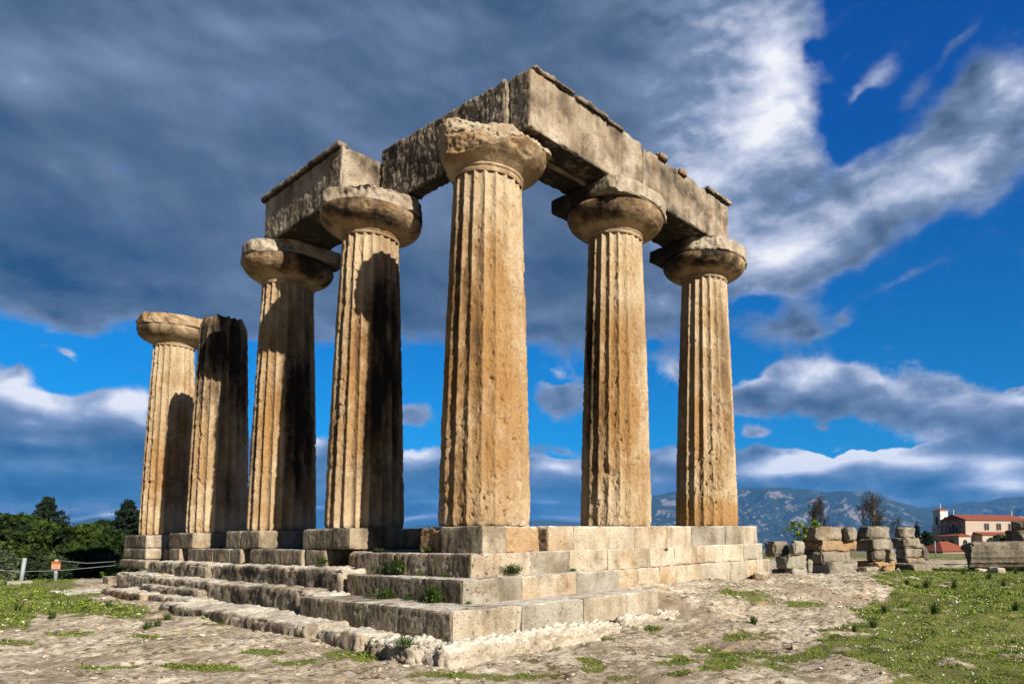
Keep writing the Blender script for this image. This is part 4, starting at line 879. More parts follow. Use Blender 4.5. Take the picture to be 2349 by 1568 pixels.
def church():
    c = at(2216, 1240, 300); root = empty('church', (c[0], c[1], 0), R(-30))
    tag(root, 'cream banded church with red tiled roofs and a clock tower beyond the ruins', 'church')
    L, Wd, ze, zr, zg = 36.0, 12.0, 8.3, 10.1, -12.0
    X_, Y_, Z_ = (1., 0, 0), (0, 1., 0), (0, 0, 1.)
    V = [(0, 0, zg), (L, 0, zg), (L, Wd, zg), (0, Wd, zg), (0, 0, ze), (L, 0, ze), (L, Wd, ze), (0, Wd, ze), (0, Wd/2, zr), (L, Wd/2, zr)]
    mesh_list('wall', [(V, [(0, 1, 5, 4), (2, 3, 7, 6), (0, 4, 8, 7, 3), (1, 2, 6, 9, 5), (4, 5, 9, 8), (6, 7, 8, 9)])], M['plaster'], root)
    bands = [bx(-.05, -.003, 0, Wd, z, z+.22) for z in np.arange(-3, 8.0, 1.05)]+[bx(.1, L, -.04, -.003, z, z+.12) for z in np.arange(3.9, 8.0, .9)]
    mesh_list('brick_band', bands, M['brickline'], root)
    rf = [([(-.6, -.6, ze+.05), (L-4, -.6, ze+.05), (L+.6, -.6, ze+.05), (L-5, Wd/2, zr+.4), (-.6, Wd/2, zr+.4), (L+.6, Wd+.6, ze+.05), (-.6, Wd+.6, ze+.05), (-.6, -.6, ze-.15), (L+.6, -.6, ze-.15), (L+.6, Wd+.6, ze-.15), (-.6, Wd+.6, ze-.15)],
           [(0, 2, 3, 4), (2, 5, 3), (5, 6, 4, 3), (0, 7, 8, 2), (2, 8, 9, 5), (5, 9, 10, 6), (0, 4, 6, 10, 7), (7, 10, 9, 8)])]
    mesh_list('roof', rf, M['tile'], root)
    # aisle with lean-to roof
    mesh_list('aisle_wall', [bx(4, L, -4, -.01, zg, 2.4)], M['plaster'], root)
    mesh_list('aisle_roof', [([(3.6, -4.5, 2.45), (L+.5, -4.5, 2.45), (L+.5, -.06, 3.6), (3.6, -.06, 3.6), (3.6, -4.5, 2.25), (L+.5, -4.5, 2.25), (L+.5, -.06, 2.41), (3.6, -.06, 2.41)], [(0, 1, 2, 3), (0, 4, 5, 1), (0, 3, 7, 4), (1, 5, 6, 2), (4, 7, 6, 5), (3, 2, 6, 7)])], M['tile'], root)
    for k in range(4):
        x = 10.5+k*6.2; wn = mesh_list('window', [prism(arch(.95, 2.6), (x+s_*.62, 0, 4.3), X_, Z_, (0, -1, 0), .01, .06) for s_ in (-1, 1)], M['glass'], root)
        mesh_list('frame', [prism(arch_ring(1.35, 2.9, .18), (x+s_*.62, 0, 4.2), X_, Z_, (0, -1, 0), .02, .12) for s_ in (-1, 1)], M['brickline'], wn)
    # gable front
    mesh_list('great_arch', [prism(arch_ring(8.2, 6.4, .45, 20), (0, Wd/2, 2.4), Y_, Z_, (-1, 0, 0), .06, .15), prism(arch_ring(6.4, 5.4, .25, 20), (0, Wd/2, 2.5), Y_, Z_, (-1, 0, 0), .06, .12)], M['brickline'], root)
    for k in (-1, 0, 1): mesh_list('window', [prism(arch(1.2, 3.0+(.8 if k == 0 else 0)), (0, Wd/2+k*1.7, 3.0), Y_, Z_, (-1, 0, 0), .06, .11)], M['glass'], root)
    # porch
    mesh_list('porch_wall', [bx(-6, -.06, -2.5, Wd+1, zg, 2.0)], M['plaster'], root)
    mesh_list('porch_roof', [([(-6.6, -3, 2.05), (-.05, -3, 2.05), (-.05, Wd+1.5, 2.05), (-6.6, Wd+1.5, 2.05), (-.05, 2, 3.2), (-.05, Wd-2, 3.2), (-6.6, -3, 1.85), (-.05, -3, 1.85), (-.05, Wd+1.5, 1.85), (-6.6, Wd+1.5, 1.85)], [(0, 1, 4), (0, 4, 5, 3), (3, 5, 2), (0, 6, 7, 1), (0, 3, 9, 6), (3, 2, 8, 9), (6, 9, 8, 7), (1, 7, 8, 2, 5, 4)])], M['tile'], root)
    for k in range(3):
        a_ = mesh_list('arcade_opening', [prism(arch(2.4, 3.6), (-6, 1.2+k*4.2, -3), Y_, Z_, (-1, 0, 0), .01, .06)], M['glass'], root)
        mesh_list('frame', [prism(arch_ring(3.2, 4.1, .22), (-6, 1.2+k*4.2, -3), Y_, Z_, (-1, 0, 0), .02, .1)], M['brickline'], a_)
    mesh_list('arcade_opening', [prism(arch(2.2, 3.6), (-3, -2.5, -3), X_, Z_, (0, -1, 0), .01, .06)], M['glass'], root)
    # tower
    tx, ty = -.5, Wd+.2; s_ = 5.0
    mesh_list('tower', [bx(tx, tx+s_, ty, ty+s_, zg, 5.2), bx(tx+.55, tx+s_-.55, ty+.55, ty+s_-.55, 5.2, 12.2), bx(tx+.3, tx+s_-.3, ty+.3, ty+s_-.3, 12.2, 12.5)], M['white'], root)
    mesh_list('brick_band', [bx(tx-.05, tx-.003, ty, ty+s_, z, z+.25) for z in np.arange(-3, 5, 1.05)]+[bx(tx, tx+s_, ty-.05, ty-.003, z, z+.2) for z in np.arange(-3, 5, 1.05)], M['brickline'], root)
    mesh_list('tower_roof', [([(tx, ty, 12.52), (tx+s_, ty, 12.52), (tx+s_, ty+s_, 12.52), (tx, ty+s_, 12.52), (tx+s_/2, ty+s_/2, 13.5)], [(0, 1, 4), (1, 2, 4), (2, 3, 4), (3, 0, 4), (3, 2, 1, 0)])], M['tile'], root)
    mid = ty+s_/2; mx = tx+s_/2
    mesh_list('belfry_opening', [prism(arch(1.3, 4.0), (tx+.55, mid, 6.1), Y_, Z_, (-1, 0, 0), .01, .06)], M['glass'], root)
    mesh_list('belfry_opening', [prism(arch(1.1, 3.8), (mx+.5, ty+.55, 6.1), X_, Z_, (0, -1, 0), .01, .06)], M['glass'], root)
    mesh_list('balcony', [bx(tx-.9, tx+.5, mid-1.4, mid+1.4, 5.2, 6.6), bx(mx-1.2, mx+1.6, ty-.9, ty+.5, 5.2, 6.6)], M['white'], root)
    n = 20; ck = [(.75*math.cos(a), .75*math.sin(a)) for a in np.linspace(0, 2*math.pi, n, endpoint=False)]
    clk = mesh_list('clock', [prism(ck, (mx-1.0, ty+.55, 10.4), X_, Z_, (0, -1, 0), .03, .12)], M['white'], root)
    mesh_list('clock_hand', [prism([(-.05, 0), (.05, 0), (.05, .5), (-.05, .5)], (mx-1.0, ty+.55, 10.4), X_, Z_, (0, -1, 0), .13, .17), prism([(0, -.05), (.36, -.05), (.36, .05), (0, .05)], (mx-1.0, ty+.55, 10.4), X_, Z_, (0, -1, 0), .13, .17)], M['glass'], clk)
    for (x, y, z, h) in ((mx, mid, 13.4, 1.9), (.2, Wd/2, zr+.35, 2.0), (L-5.5, Wd/2, zr+.35, 2.0)):
        mesh_list('cross', [bx(x-.12, x+.12, y-.12, y+.12, z, z+h), bx(x-.1, x+.1, y-.55, y+.55, z+h*.62, z+h*.62+.22)], M['white'], root)
church()
def tiled_house():
    c = at(2165, 1262, 120); root = empty('low_house', (c[0], c[1], 0), R(-28)); k = mpp(2165, 120)
    tag(root, 'low building of which only the red hipped roof shows below the church', 'house')
    a, b_ = 2.9, 2.6; z0 = at(2165, 1262, 120)[2]-.1; z1 = at(2165, 1241, 120)[2]
    mesh_list('wall', [bx(-a, a, -b_, b_, z0-4, z0)], M['plaster'], root)
    mesh_list('roof', [([(-a-.3, -b_-.3, z0+.02), (a+.3, -b_-.3, z0+.02), (a+.3, b_+.3, z0+.02), (-a-.3, b_+.3, z0+.02), (-.8, 0, z1), (.8, 0, z1)], [(0, 1, 5, 4), (1, 2, 5), (2, 3, 4, 5), (3, 0, 4), (3, 2, 1, 0)])], M['tile'], root)
tiled_house()
for i, (px, py, w_, h) in enumerate([(2108, 1229, 9, 5), (2121, 1228, 8, 6), (2116, 1233, 6, 5)]):
    c = at(px, py+6, 700+60*i); root = empty('village_house', (c[0], c[1], 0), R(-20)); tag(root, ['tiny far white house at the left of the distant group', 'tiny far white house at the right of the distant group', 'tiny far white house lowest of the distant group'][i], 'house', 'far houses left of the church')
    zt = at(px, py, 700+60*i)[2]; mesh_list('wall', [bx(-2.4, 2.4, -2, 2, zt-9, zt)], M['white'], root)
    mesh_list('roof', [([(-2.6, -2.2, zt+.02), (2.6, -2.2, zt+.02), (2.6, 2.2, zt+.02), (-2.6, 2.2, zt+.02), (-1.5, 0, zt+1), (1.5, 0, zt+1)], [(0, 1, 5, 4), (1, 2, 5), (2, 3, 4, 5), (3, 0, 4), (3, 2, 1, 0)])], M['tile'], root)
# utility pole, thin posts
M['wood'] = simple('weathered_wood', (.12, .10, .085), .9, .3); M['galv'] = simple('galvanised_steel', (.20, .22, .23), .55, .1); M['wire'] = simple('dark_cable', (.03, .03, .03), .6, .1)
p0 = at(2006, 1250, 62); p1 = at(2004, 1134, 62)
pole = empty('utility_pole', (p0[0], p0[1], p0[2])); tag(pole, 'bare wooden pole rising behind the ruins in a leafless tree', 'pole')
mesh_list('post', [tube([(0, 0, -2), tuple(p1-p0)], [.15, .10], 8)], M['wood'], pole, True)
mesh_list('crossarm', [bx(-.25, .25, -.05, .05, (p1-p0)[2]-.42, (p1-p0)[2]-.30), bx(-.06, .12, -.1, .1, (p1-p0)[2]-.32, (p1-p0)[2]-.05)], M['wood'], pole)
# electric line from the ruins to the church
a_ = at(2060, 1212, 90); b2 = at(2150, 1243, 110)
q0 = at(2146, 1264, 60); q1 = at(2144, 1240, 60)
o = mesh_list('fence_post', [tube([tuple(q0-q0-np.array([0, 0, .4])), tuple(q1-q0)], [.045, .045], 8)], M['galv'], None, True); o.location = Vector(q0); tag(o, 'thin grey post standing in front of the red hipped roof', 'post')
# left fence
def fence_post(px0, py0, px1, py1, D, label):
    a = at(px0, py0, D); b_ = at(px1, py1, D); o = empty('fence_post', tuple(a)); tag(o, label, 'post', 'fence posts before the trees')
    mesh_list('pole', [tube([(0, 0, -.1), tuple(b_-a)], [.055, .055], 10)], M['galv'], o, True); return o, a, b_
f1, a1, b1 = fence_post(47, 1335, 57, 1279, 29, 'leaning grey metal fence post with a concrete foot in front of the pines')
mesh_list('foot', [bx(-.35, .25, -.25, .25, -.15, .05)], simple('concrete', (.2, .18, .14), .95, .15), f1)
f2, a2, b2_ = fence_post(127, 1328, 130, 1282, 29.5, 'upright grey metal fence post carrying the orange sign')
s0 = at(116, 1287, 29.4); s1 = at(141, 1305, 29.4); sc_ = (s0+s1)/2; wv = np.linalg.norm((s1-s0)[:2]); hv = abs((s1-s0)[2])
sg = empty('sign', tuple(sc_), -math.atan2(_r[1], _r[0])*0+math.atan2(_r[1], _r[0])); tag(sg, 'small orange notice board with pale lettering on the fence post', 'sign')
M['orange'] = simple('orange_paint', (.30, .085, .01), .6, .1); M['signpale'] = simple('pale_sign_panel', (.36, .26, .22), .6, .08); M['ink'] = simple('sign_ink', (.55, .12, .03), .6, .1)
mesh_list('board', [bx(-wv/2, wv/2, -.012, .012, -hv/2, hv/2)], M['orange'], sg)
mesh_list('panel', [bx(-wv*.47, wv*.47, -.016, -.0125, -hv*.44, hv*.16)], M['signpale'], sg)
mesh_list('lettering', [bx(-wv*.40+.02*k, wv*(.40-.07*((k*7) % 3)), -.019, -.0163, z, z+.014) for k, z in enumerate(np.linspace(-hv*.36, hv*.03, 4))]+[bx(-wv*.36, wv*.3, -.016, -.0125, hv*.24, hv*.29)], M['ink'], sg)
for k, (za, pts) in enumerate([(0, [(-60, 1322), (0, 1324), (54, 1325), (127, 1323), (200, 1319), (285, 1313)]), (1, [(130, 1284), (200, 1291), (290, 1285)])]):
    pp = [at(px, py - (30 if k == 0 and False else 0), 29.2) for px, py in pts]
    if k == 0: pp = [at(px, py-32+ (0), 29.2) for px, py in [(-60, 1336), (0, 1339), (54, 1342), (127, 1340), (200, 1334), (285, 1326)]]
    o = mesh_list('fence_wire', [tube(pp, .006, 5)], M['galv'], None, True); tag(o, ['lower slack wire strung across both fence posts', 'upper wire running from the sign post to the platform'][k], 'wire', 'fence wires')
rp = [(-30, 1462), (0, 1479), (50, 1507), (100, 1532), (150, 1551), (215, 1571), (300, 1590)]
pts = []
for px, py in rp:
    q = on_z(px, py, -1.83); pts.append((q[0], q[1], -1.81))
o = mesh_list('rope', [tube(pts, .011, 6)], M['wire'], None, True); tag(o, 'thin dark rope crossing the lower left corner of the ground', 'rope')
q = on_z(224, 1470, -1.80); o = mesh_list('plastic_pipe', [tube([(-.16, -.05, 0), (.16, .07, .02)], .03, 8)], M['white'], None, True); o.location = (q[0], q[1], -1.76); tag(o, 'short white piece of pipe lying on the ground at the lower left', 'pipe')
q = on_z(172, 1482, -1.82); V, F = box_grid((-.07, -.05, -.04), (.07, .05, .05), .02); V = erode(V, (-.07, -.05, -.04), (.07, .05, .05), .01, .04, 8, 2, .02)
o = mesh_np('white_stone', V, F, M['step'], put(V, -.5, -.5, 1.0), True); o.location = (q[0], q[1], -1.78); tag(o, 'fist sized white stone near the white pipe', 'stone')
# ------------------------------------------------------------------ foliage
def leaf_mat(name, c1, c2, sc=1.5, trans=.25):
    m, t, b = new_mat(name); P = t.new('ShaderNodeNewGeometry').outputs['Position']
    at_ = t.new('ShaderNodeAttribute', attribute_name='tint'); sp = t.new('ShaderNodeSeparateColor'); t.l.new(at_.outputs['Color'], sp.inputs[0])
    c = t.mix(t.ss(t.math('ADD', sp.outputs[0], t.math('MULTIPLY', t.math('SUBTRACT', t.noise(P, sc, 3), .5), .8)), .1, .9), c1, c2)
    t.set(b.inputs['Base Color'], c); b.inputs['Roughness'].default_value = .75; b.inputs['Specular IOR Level'].default_value = .15
    tr = t.new('ShaderNodeBsdfTranslucent'); t.set(tr.inputs[0], c); ms = t.new('ShaderNodeMixShader'); ms.inputs[0].default_value = trans
    t.l.new(b.outputs[0], ms.inputs[1]); t.l.new(tr.outputs[0], ms.inputs[2]); t.l.new(ms.outputs[0], m.node_tree.nodes['Material Output'].inputs[0]); return m
M['pine'] = leaf_mat('pine_needles', (.006, .015, .003), (.046, .076, .010), .8); M['fir'] = leaf_mat('dark_conifer_needles', (.006, .014, .008), (.022, .038, .02), .8)
M['olive'] = leaf_mat('olive_leaves', (.03, .045, .022), (.09, .11, .055), .8); M['shade'] = leaf_mat('hedge_leaves', (.006, .013, .004), (.025, .042, .012), .8)
M['bark'] = simple('pine_bark', (.15, .075, .04), .95, .35, 5, .6); M['twig'] = simple('grey_twigs', (.035, .03, .027), .9, .2)
M['grass'] = leaf_mat('grass_blades', (.045, .08, .008), (.26, .33, .035), 2.0, .3); M['weed'] = leaf_mat('weed_leaves', (.012, .026, .006), (.06, .095, .016), 3.0, .3); M['lime'] = leaf_mat('young_lime_leaves', (.06, .10, .01), (.17, .23, .015), 3.0, .4)
M['petal'] = simple('white_petals', (.55, .55, .5), .7, .05)
def cards(P, size, nrm=None, r=None, asp=1.8):
    """one small bent leaf quad per point"""
    r = r or rng; n = len(P); d = r.normal(size=(n, 3)) if nrm is None else nrm+r.normal(size=(n, 3))*.5
    d /= np.linalg.norm(d, axis=1)[:, None]; u = np.cross(d, r.normal(size=(n, 3))); u /= np.linalg.norm(u, axis=1)[:, None]; v = np.cross(d, u)
    s = np.broadcast_to(np.asarray(size), (n,))*r.uniform(.6, 1.3, n); u = u*s[:, None]*.5; v = v*s[:, None]*.5*asp
    V = np.stack([P-v, P+u*.9, P+v, P-u*.9], 1).reshape(-1, 3); F = np.arange(4*n).reshape(n, 4); return V, F
def crown_points(blobs, n, r, clump=.0, fill=.35):
    vol = np.array([b_[3]*b_[4]*b_[5] for b_ in blobs])**.7; k = r.choice(len(blobs), n, p=vol/vol.sum()); B = np.array(blobs)[k]
    d = r.normal(size=(n, 3)); d /= np.linalg.norm(d, axis=1)[:, None]; rad = r.uniform(fill, 1, n)**.6
    # lumpy outline: every blob radius modulated by noise on direction
    lump = 1+.6*fbm(d*1.0+k[:, None]*3.3, 2.1, 3, .6, 2.0)
    P = B[:, :3]+d*rad[:, None]*B[:, 3:]*lump[:, None]
    keep = fbm(P, 1.3, 3, .6, 9.0) > -.14-.35*(rad < .6); return P[keep], (rad*lump)[keep], d[keep]
def tree(name, label, cat, group, trunk_px, blobs_px, D, mat, n, size, depth=.8, trunk_r=.14, seed=1, barkmat=None, asp=1.8, trunkm=None):
    r = np.random.default_rng(seed); c = at(trunk_px[0][0], trunk_px[0][1], D); gz = float(c[2])
    root = empty(name, (c[0], c[1], gz)); tag(root, label, cat, group); k = mpp(trunk_px[0][0], D)
    B = []
    for (px, py, rx, ry) in blobs_px:
        q = at(px, py, D+r.uniform(-.5, .5)*rx*k*1.2)-c; B.append((q[0], q[1], q[2], rx*k, rx*k*depth, ry*k))
    P, rad, d = crown_points(B, n, r); tt = np.clip(.45+.7*fbm(P+c, .9, 3, .6, seed)+.0*rad, 0, 1)+r.uniform(-.15, .15, len(P))
    V, F = cards(P, size, None, r, asp)
    mesh_np('crown', V, F, mat, np.stack([np.repeat(tt, 4)]*3, 1), False, root)
    pts = [at(px, py, D)-c for px, py in trunk_px]; pts[0] = pts[0]-np.array([0, 0, 1.0])
    parts = [tube(pts, np.linspace(trunk_r, trunk_r*.45, len(pts)), 9)]
    top = pts[-1]; base = pts[max(0, len(pts)-2)]
    for b_ in B:
        e = np.array(b_[:3]); s_ = base*.4+top*.6; mid = (s_+e)/2+np.array([0, 0, -.15]); parts.append(tube([s_, mid, e], [trunk_r*.42, trunk_r*.28, trunk_r*.08], 6))
    mesh_list('trunk', parts, barkmat or M['bark'], root, True); return root
TG = 'trees beyond the fence'
tree('pine_tree', 'bright green pine at the left picture edge', 'tree', TG, [(15, 1335), (20, 1290), (25, 1250)], [(28, 1216, 56, 34), (-20, 1225, 60, 45), (0, 1265, 58, 38), (55, 1200, 36, 22), (8, 1195, 30, 16)], 47, M['pine'], 17000, .17, seed=3)
tree('pine_tree', 'round topped pine in front of the tall fir', 'tree', TG, [(118, 1335), (106, 1272), (97, 1248)], [(92, 1228, 40, 32), (72, 1246, 44, 36), (115, 1255, 30, 34), (60, 1285, 60, 26)], 44, M['pine'], 15000, .16, seed=4)
tree('pine_tree', 'spreading pine with a reddish trunk to the right of the sign', 'tree', TG, [(186, 1336), (187, 1310), (189, 1288), (193, 1262)], [(172, 1232, 44, 24), (205, 1232, 40, 28), (240, 1250, 46, 34), (160, 1264, 40, 28), (215, 1268, 44, 22)], 43, M['pine'], 17000, .16, seed=5, trunk_r=.17)
tree('pine_tree', 'pine crowding the dark fir beside the leftmost column', 'tree', TG, [(262, 1335), (262, 1280)], [(262, 1262, 46, 46), (240, 1215, 30, 20), (300, 1240, 40, 60), (262, 1300, 44, 26)], 52, M['pine'], 15000, .17, seed=6)
def conifer(label, px, ytop, ybot, hw, D, seed, n=9000):
    r = np.random.default_rng(seed); c = at(px, 1335, D); k = mpp(px, D); root = empty('fir_tree', tuple(c)); tag(root, label, 'tree', TG)
    zt = at(px, ytop, D)[2]-c[2]; zb = at(px, ybot, D)[2]-c[2]; H = zt-zb; P = []
    tw = []
    nb = 60
    for i in range(nb):
        f = (i+.5)/nb; z = zb+H*f; L = hw*k*(1-f)**1.05*r.uniform(.6, 1.25)+.06; a = r.uniform(0, 6.28)
        pass
        dv = np.array([math.cos(a), math.sin(a), r.uniform(.15, .5)]); s = r.uniform(0, 1, n//nb)**.7
        p = np.array([0, 0, z])+dv*(L*s)[:, None]+r.normal(size=(len(s), 3))*np.array([.07, .07, .05])*(1+1.2*(1-f)); P.append(p)
        tw.append(tube([(0, 0, z), tuple(np.array([0, 0, z])+dv*L)], [.04, .01], 4))
    P = np.concatenate(P); V, F = cards(P, .10, None, r); tt = np.clip(.4+.8*fbm(P, 1.1, 3, .6, seed), 0, 1)
    mesh_np('crown', V, F, M['fir'], np.stack([np.repeat(tt, 4)]*3, 1), False, root)
    mesh_list('trunk', [tube([(0, 0, -1), (0, 0, zt-.1)], [.2, .03], 8)]+tw, M['twig'], root, True)
conifer('tall narrow fir rising above the pines on the left', 100, 1143, 1285, 78, 54, 11, 13000)
conifer('dark fir close beside the leftmost column', 288, 1150, 1300, 84, 50, 12, 15000)
def bush(name, label, cat, px, py, blobs_px, D, mat, n, size, seed, group=None):
    return tree(name, label, cat, group, [(px, py), (px, py-4)], blobs_px, D, mat, n, size, .9, .04, seed, M['twig'])
bush('olive_bush', 'greyish olive bush at the left picture edge', 'bush', 12, 1335, [(10, 1300, 28, 32), (-20, 1300, 34, 36)], 38, M['olive'], 8000, .11, 21)
bush('dark_hedge', 'dark thicket under the left pines', 'bush', 70, 1336, [(55, 1312, 46, 24), (95, 1316, 30, 20), (30, 1318, 40, 18), (130, 1310, 34, 24)], 40, M['shade'], 16000, .13, 22, 'shaded thicket under the pines')
bush('dark_hedge', 'dark thicket between the reddish trunk and the platform', 'bush', 220, 1334, [(170, 1316, 34, 20), (205, 1310, 40, 24), (250, 1308, 44, 26), (225, 1290, 60, 24)], 42, M['shade'], 18000, .13, 23, 'shaded thicket under the pines')
bush('dark_hedge', 'grey green thicket right behind the orange sign', 'bush', 140, 1335, [(135, 1292, 36, 26), (115, 1305, 40, 20)], 43, M['olive'], 9000, .13, 24, 'shaded thicket under the pines')
bush('yellow_weed', 'yellow flowering weed at the left end of the platform', 'plant', 254, 1332, [(254, 1312, 16, 18)], 33, M['lime'], 1500, .07, 25)
bush('dark_tree', 'dark green tree just left of the church tower', 'tree', 2122, 1262, [(2126, 1240, 14, 20), (2112, 1246, 14, 14), (2104, 1222, 5, 22)], 240, M['shade'], 6000, .6, 26)
bush('olive_tree', 'small olive tree in front of the church wall', 'tree', 2300, 1262, [(2296, 1238, 22, 11), (2280, 1244, 16, 10), (2318, 1240, 18, 12)], 150, M['olive'], 5000, .4, 27)
bush('olive_tree', 'low scrub beside the fallen column below the church', 'bush', 2255, 1262, [(2250, 1252, 22, 9), (2222, 1256, 16, 8)], 110, M['olive'], 4000, .3, 28)
# leafless trees
def bare_tree(label, px, ybase, ytop, D, spread, seed, levels=5):
    r = random.Random(seed); c = at(px, ybase, D); root = empty('bare_tree', tuple(c)); tag(root, label, 'tree', 'leafless trees behind the ruins'); H = (ybase-ytop)*mpp(px, D)
    tr = []; br = []
    def grow(p, d, L, rad, lev):
        n = 3; pts = [p]; dd = np.array(d)
        for i in range(n):
            dd = dd+np.array([r.gauss(0, .16), r.gauss(0, .16), r.gauss(0, .10)]); dd = dd/np.linalg.norm(dd); pts.append(pts[-1]+dd*L/n)
        (tr if lev == 0 else br).append(tube(pts, np.linspace(rad, rad*.6, n+1), 5 if lev < 2 else 3, False))
        if lev >= levels: return
        for k in range(4 if lev < 3 else 3):
            a = r.uniform(0, 6.28); sp_ = spread*r.uniform(.6, 1.2); q = np.array([math.cos(a)*sp_, math.sin(a)*sp_, r.uniform(.35, .9)]); nd = dd*.55+q; nd /= np.linalg.norm(nd)
            j = r.randint(1, n); grow(pts[j], nd, L*r.uniform(.55, .80), max(.009, rad*.58), lev+1)
    grow(np.array([0., 0, -.5]), (0, 0, 1), H*.72, H*.035, 0)
    mesh_list('trunk', tr, M['twig'], root, True); mesh_list('branches', br, M['twig'], root, True)
bare_tree('leafless tree wrapped round the wooden pole', 2003, 1245, 1158, 60, .75, 5, 6)
bare_tree('small leafless tree left of the wooden pole', 1888, 1242, 1168, 62, .6, 8, 6)
0 and bare_tree('leafless bush between the wooden pole and the small tree', 1945, 1242, 1190, 62, .8, 9, 5)
bare_tree('leafless bush right of the wooden pole behind the right pile', 2040, 1250, 1195, 60, .9, 14, 5)
# sapling on the ruins
c = at(1838, 1245, 23.4); sap = empty('young_fig', tuple(c)); tag(sap, 'young yellow green sapling growing out of the broad pile of ruins', 'plant'); k = mpp(1838, 23.4)
tips = [(1822, 1200), (1836, 1203), (1812, 1212), (1848, 1215), (1868, 1197), (1842, 1230), (1828, 1222), (1872, 1203)]
tw = [tube([(0, 0, 0), tuple((at(px, (py+1245)/2, 23.4)-c)*np.array([.8, .8, 1])), tuple(at(px, py, 23.4)-c)], [.02, .014, .006], 5) for px, py in tips]
tw += [tube([tuple(at(1815, 1245, 23.3)-c), tuple(at(1800, 1222, 23.3)-c), tuple(at(px, py, 23.3)-c)], [.015, .01, .004], 4) for px, py in [(1778, 1206), (1790, 1200), (1786, 1222), (1806, 1202), (1772, 1226)]]
mesh_list('stem', tw, M['twig'], sap, True)
r_ = np.random.default_rng(5); P = np.concatenate([(at(px, py, 23.4)-c)+r_.normal(size=(26, 3))*.065 for px, py in tips]); V, F = cards(P, .09, None, r_, 1.2)
mesh_np('leaves', V, F, M['lime'], np.stack([np.repeat(r_.uniform(0, 1, len(P)), 4)]*3, 1), False, sap)

# ------------------------------------------------------------------ weeds on the steps
def tuft(name, label, cat, pos, w_, h, n, mat, group, seed, blade=.35):
    r = np.random.default_rng(seed); nb = int(n*blade); nl = n-nb
    # leaves: low dome of small leaf cards; blades: thin bent triangles
    d = r.normal(size=(nl, 3)); d /= np.linalg.norm(d, axis=1)[:, None]; d[:, 2] = np.abs(d[:, 2]); P = d*r.uniform(.2, 1, nl)[:, None]**.6*np.array([w_, w_*.7, h*.8])*(1+.35*fbm(d, 2, 2, .5, seed))[:, None]
    V1, F1 = cards(P, max(.012, h*.13), None, r, 1.5)
    a = r.uniform(0, 6.28, nb); b0 = np.stack([np.cos(a), np.sin(a), 0*a], 1)*(r.uniform(0, .45, nb)*w_)[:, None]; lean = np.stack([np.cos(a), np.sin(a), 0*a], 1)*(r.uniform(.1, 1.6, nb)**1.3*w_)[:, None]
    hh = r.uniform(.25, 1.15, nb)*h; mid = b0+lean*.35+np.stack([0*a, 0*a, hh*.65], 1); tip = b0+lean+np.stack([0*a, 0*a, hh], 1); wd = np.stack([-np.sin(a), np.cos(a), 0*a], 1)*max(.004, h*.018)
    V2 = np.stack([b0-wd, b0+wd, mid+wd*.8, mid-wd*.8, tip], 1).reshape(-1, 3); i = np.arange(nb)*5; F2 = np.concatenate([np.stack([i, i+1, i+2, i+3], 1), np.stack([i+3, i+2, i+4, i+4], 1)])
    V = np.concatenate([V1, V2]) if nb else V1; F = np.concatenate([F1, F2+len(V1)]) if nb else F1
    T = np.concatenate([np.repeat(r.uniform(0, 1, nl), 4), np.repeat(r.uniform(.2, 1, nb), 5)]) if nb else np.repeat(r.uniform(0, 1, nl), 4)
    fq = [tuple(dict.fromkeys(map(int, f))) for f in F]
    me = bpy.data.meshes.new(name); me.from_pydata([tuple(map(float, v)) for v in V], [], fq); ca = me.color_attributes.new('tint', 'FLOAT_COLOR', 'POINT'); T4 = np.ones((len(V), 4), np.float32); T4[:, :3] = T[:, None]; ca.data.foreach_set('color', T4.ravel()); me.materials.append(mat); me.update()
    o = bpy.data.objects.new(name, me); C.objects.link(o); o.location = Vector([float(v) for v in pos]); tag(o, label, cat, group); return o
WG = 'weeds growing on the steps'
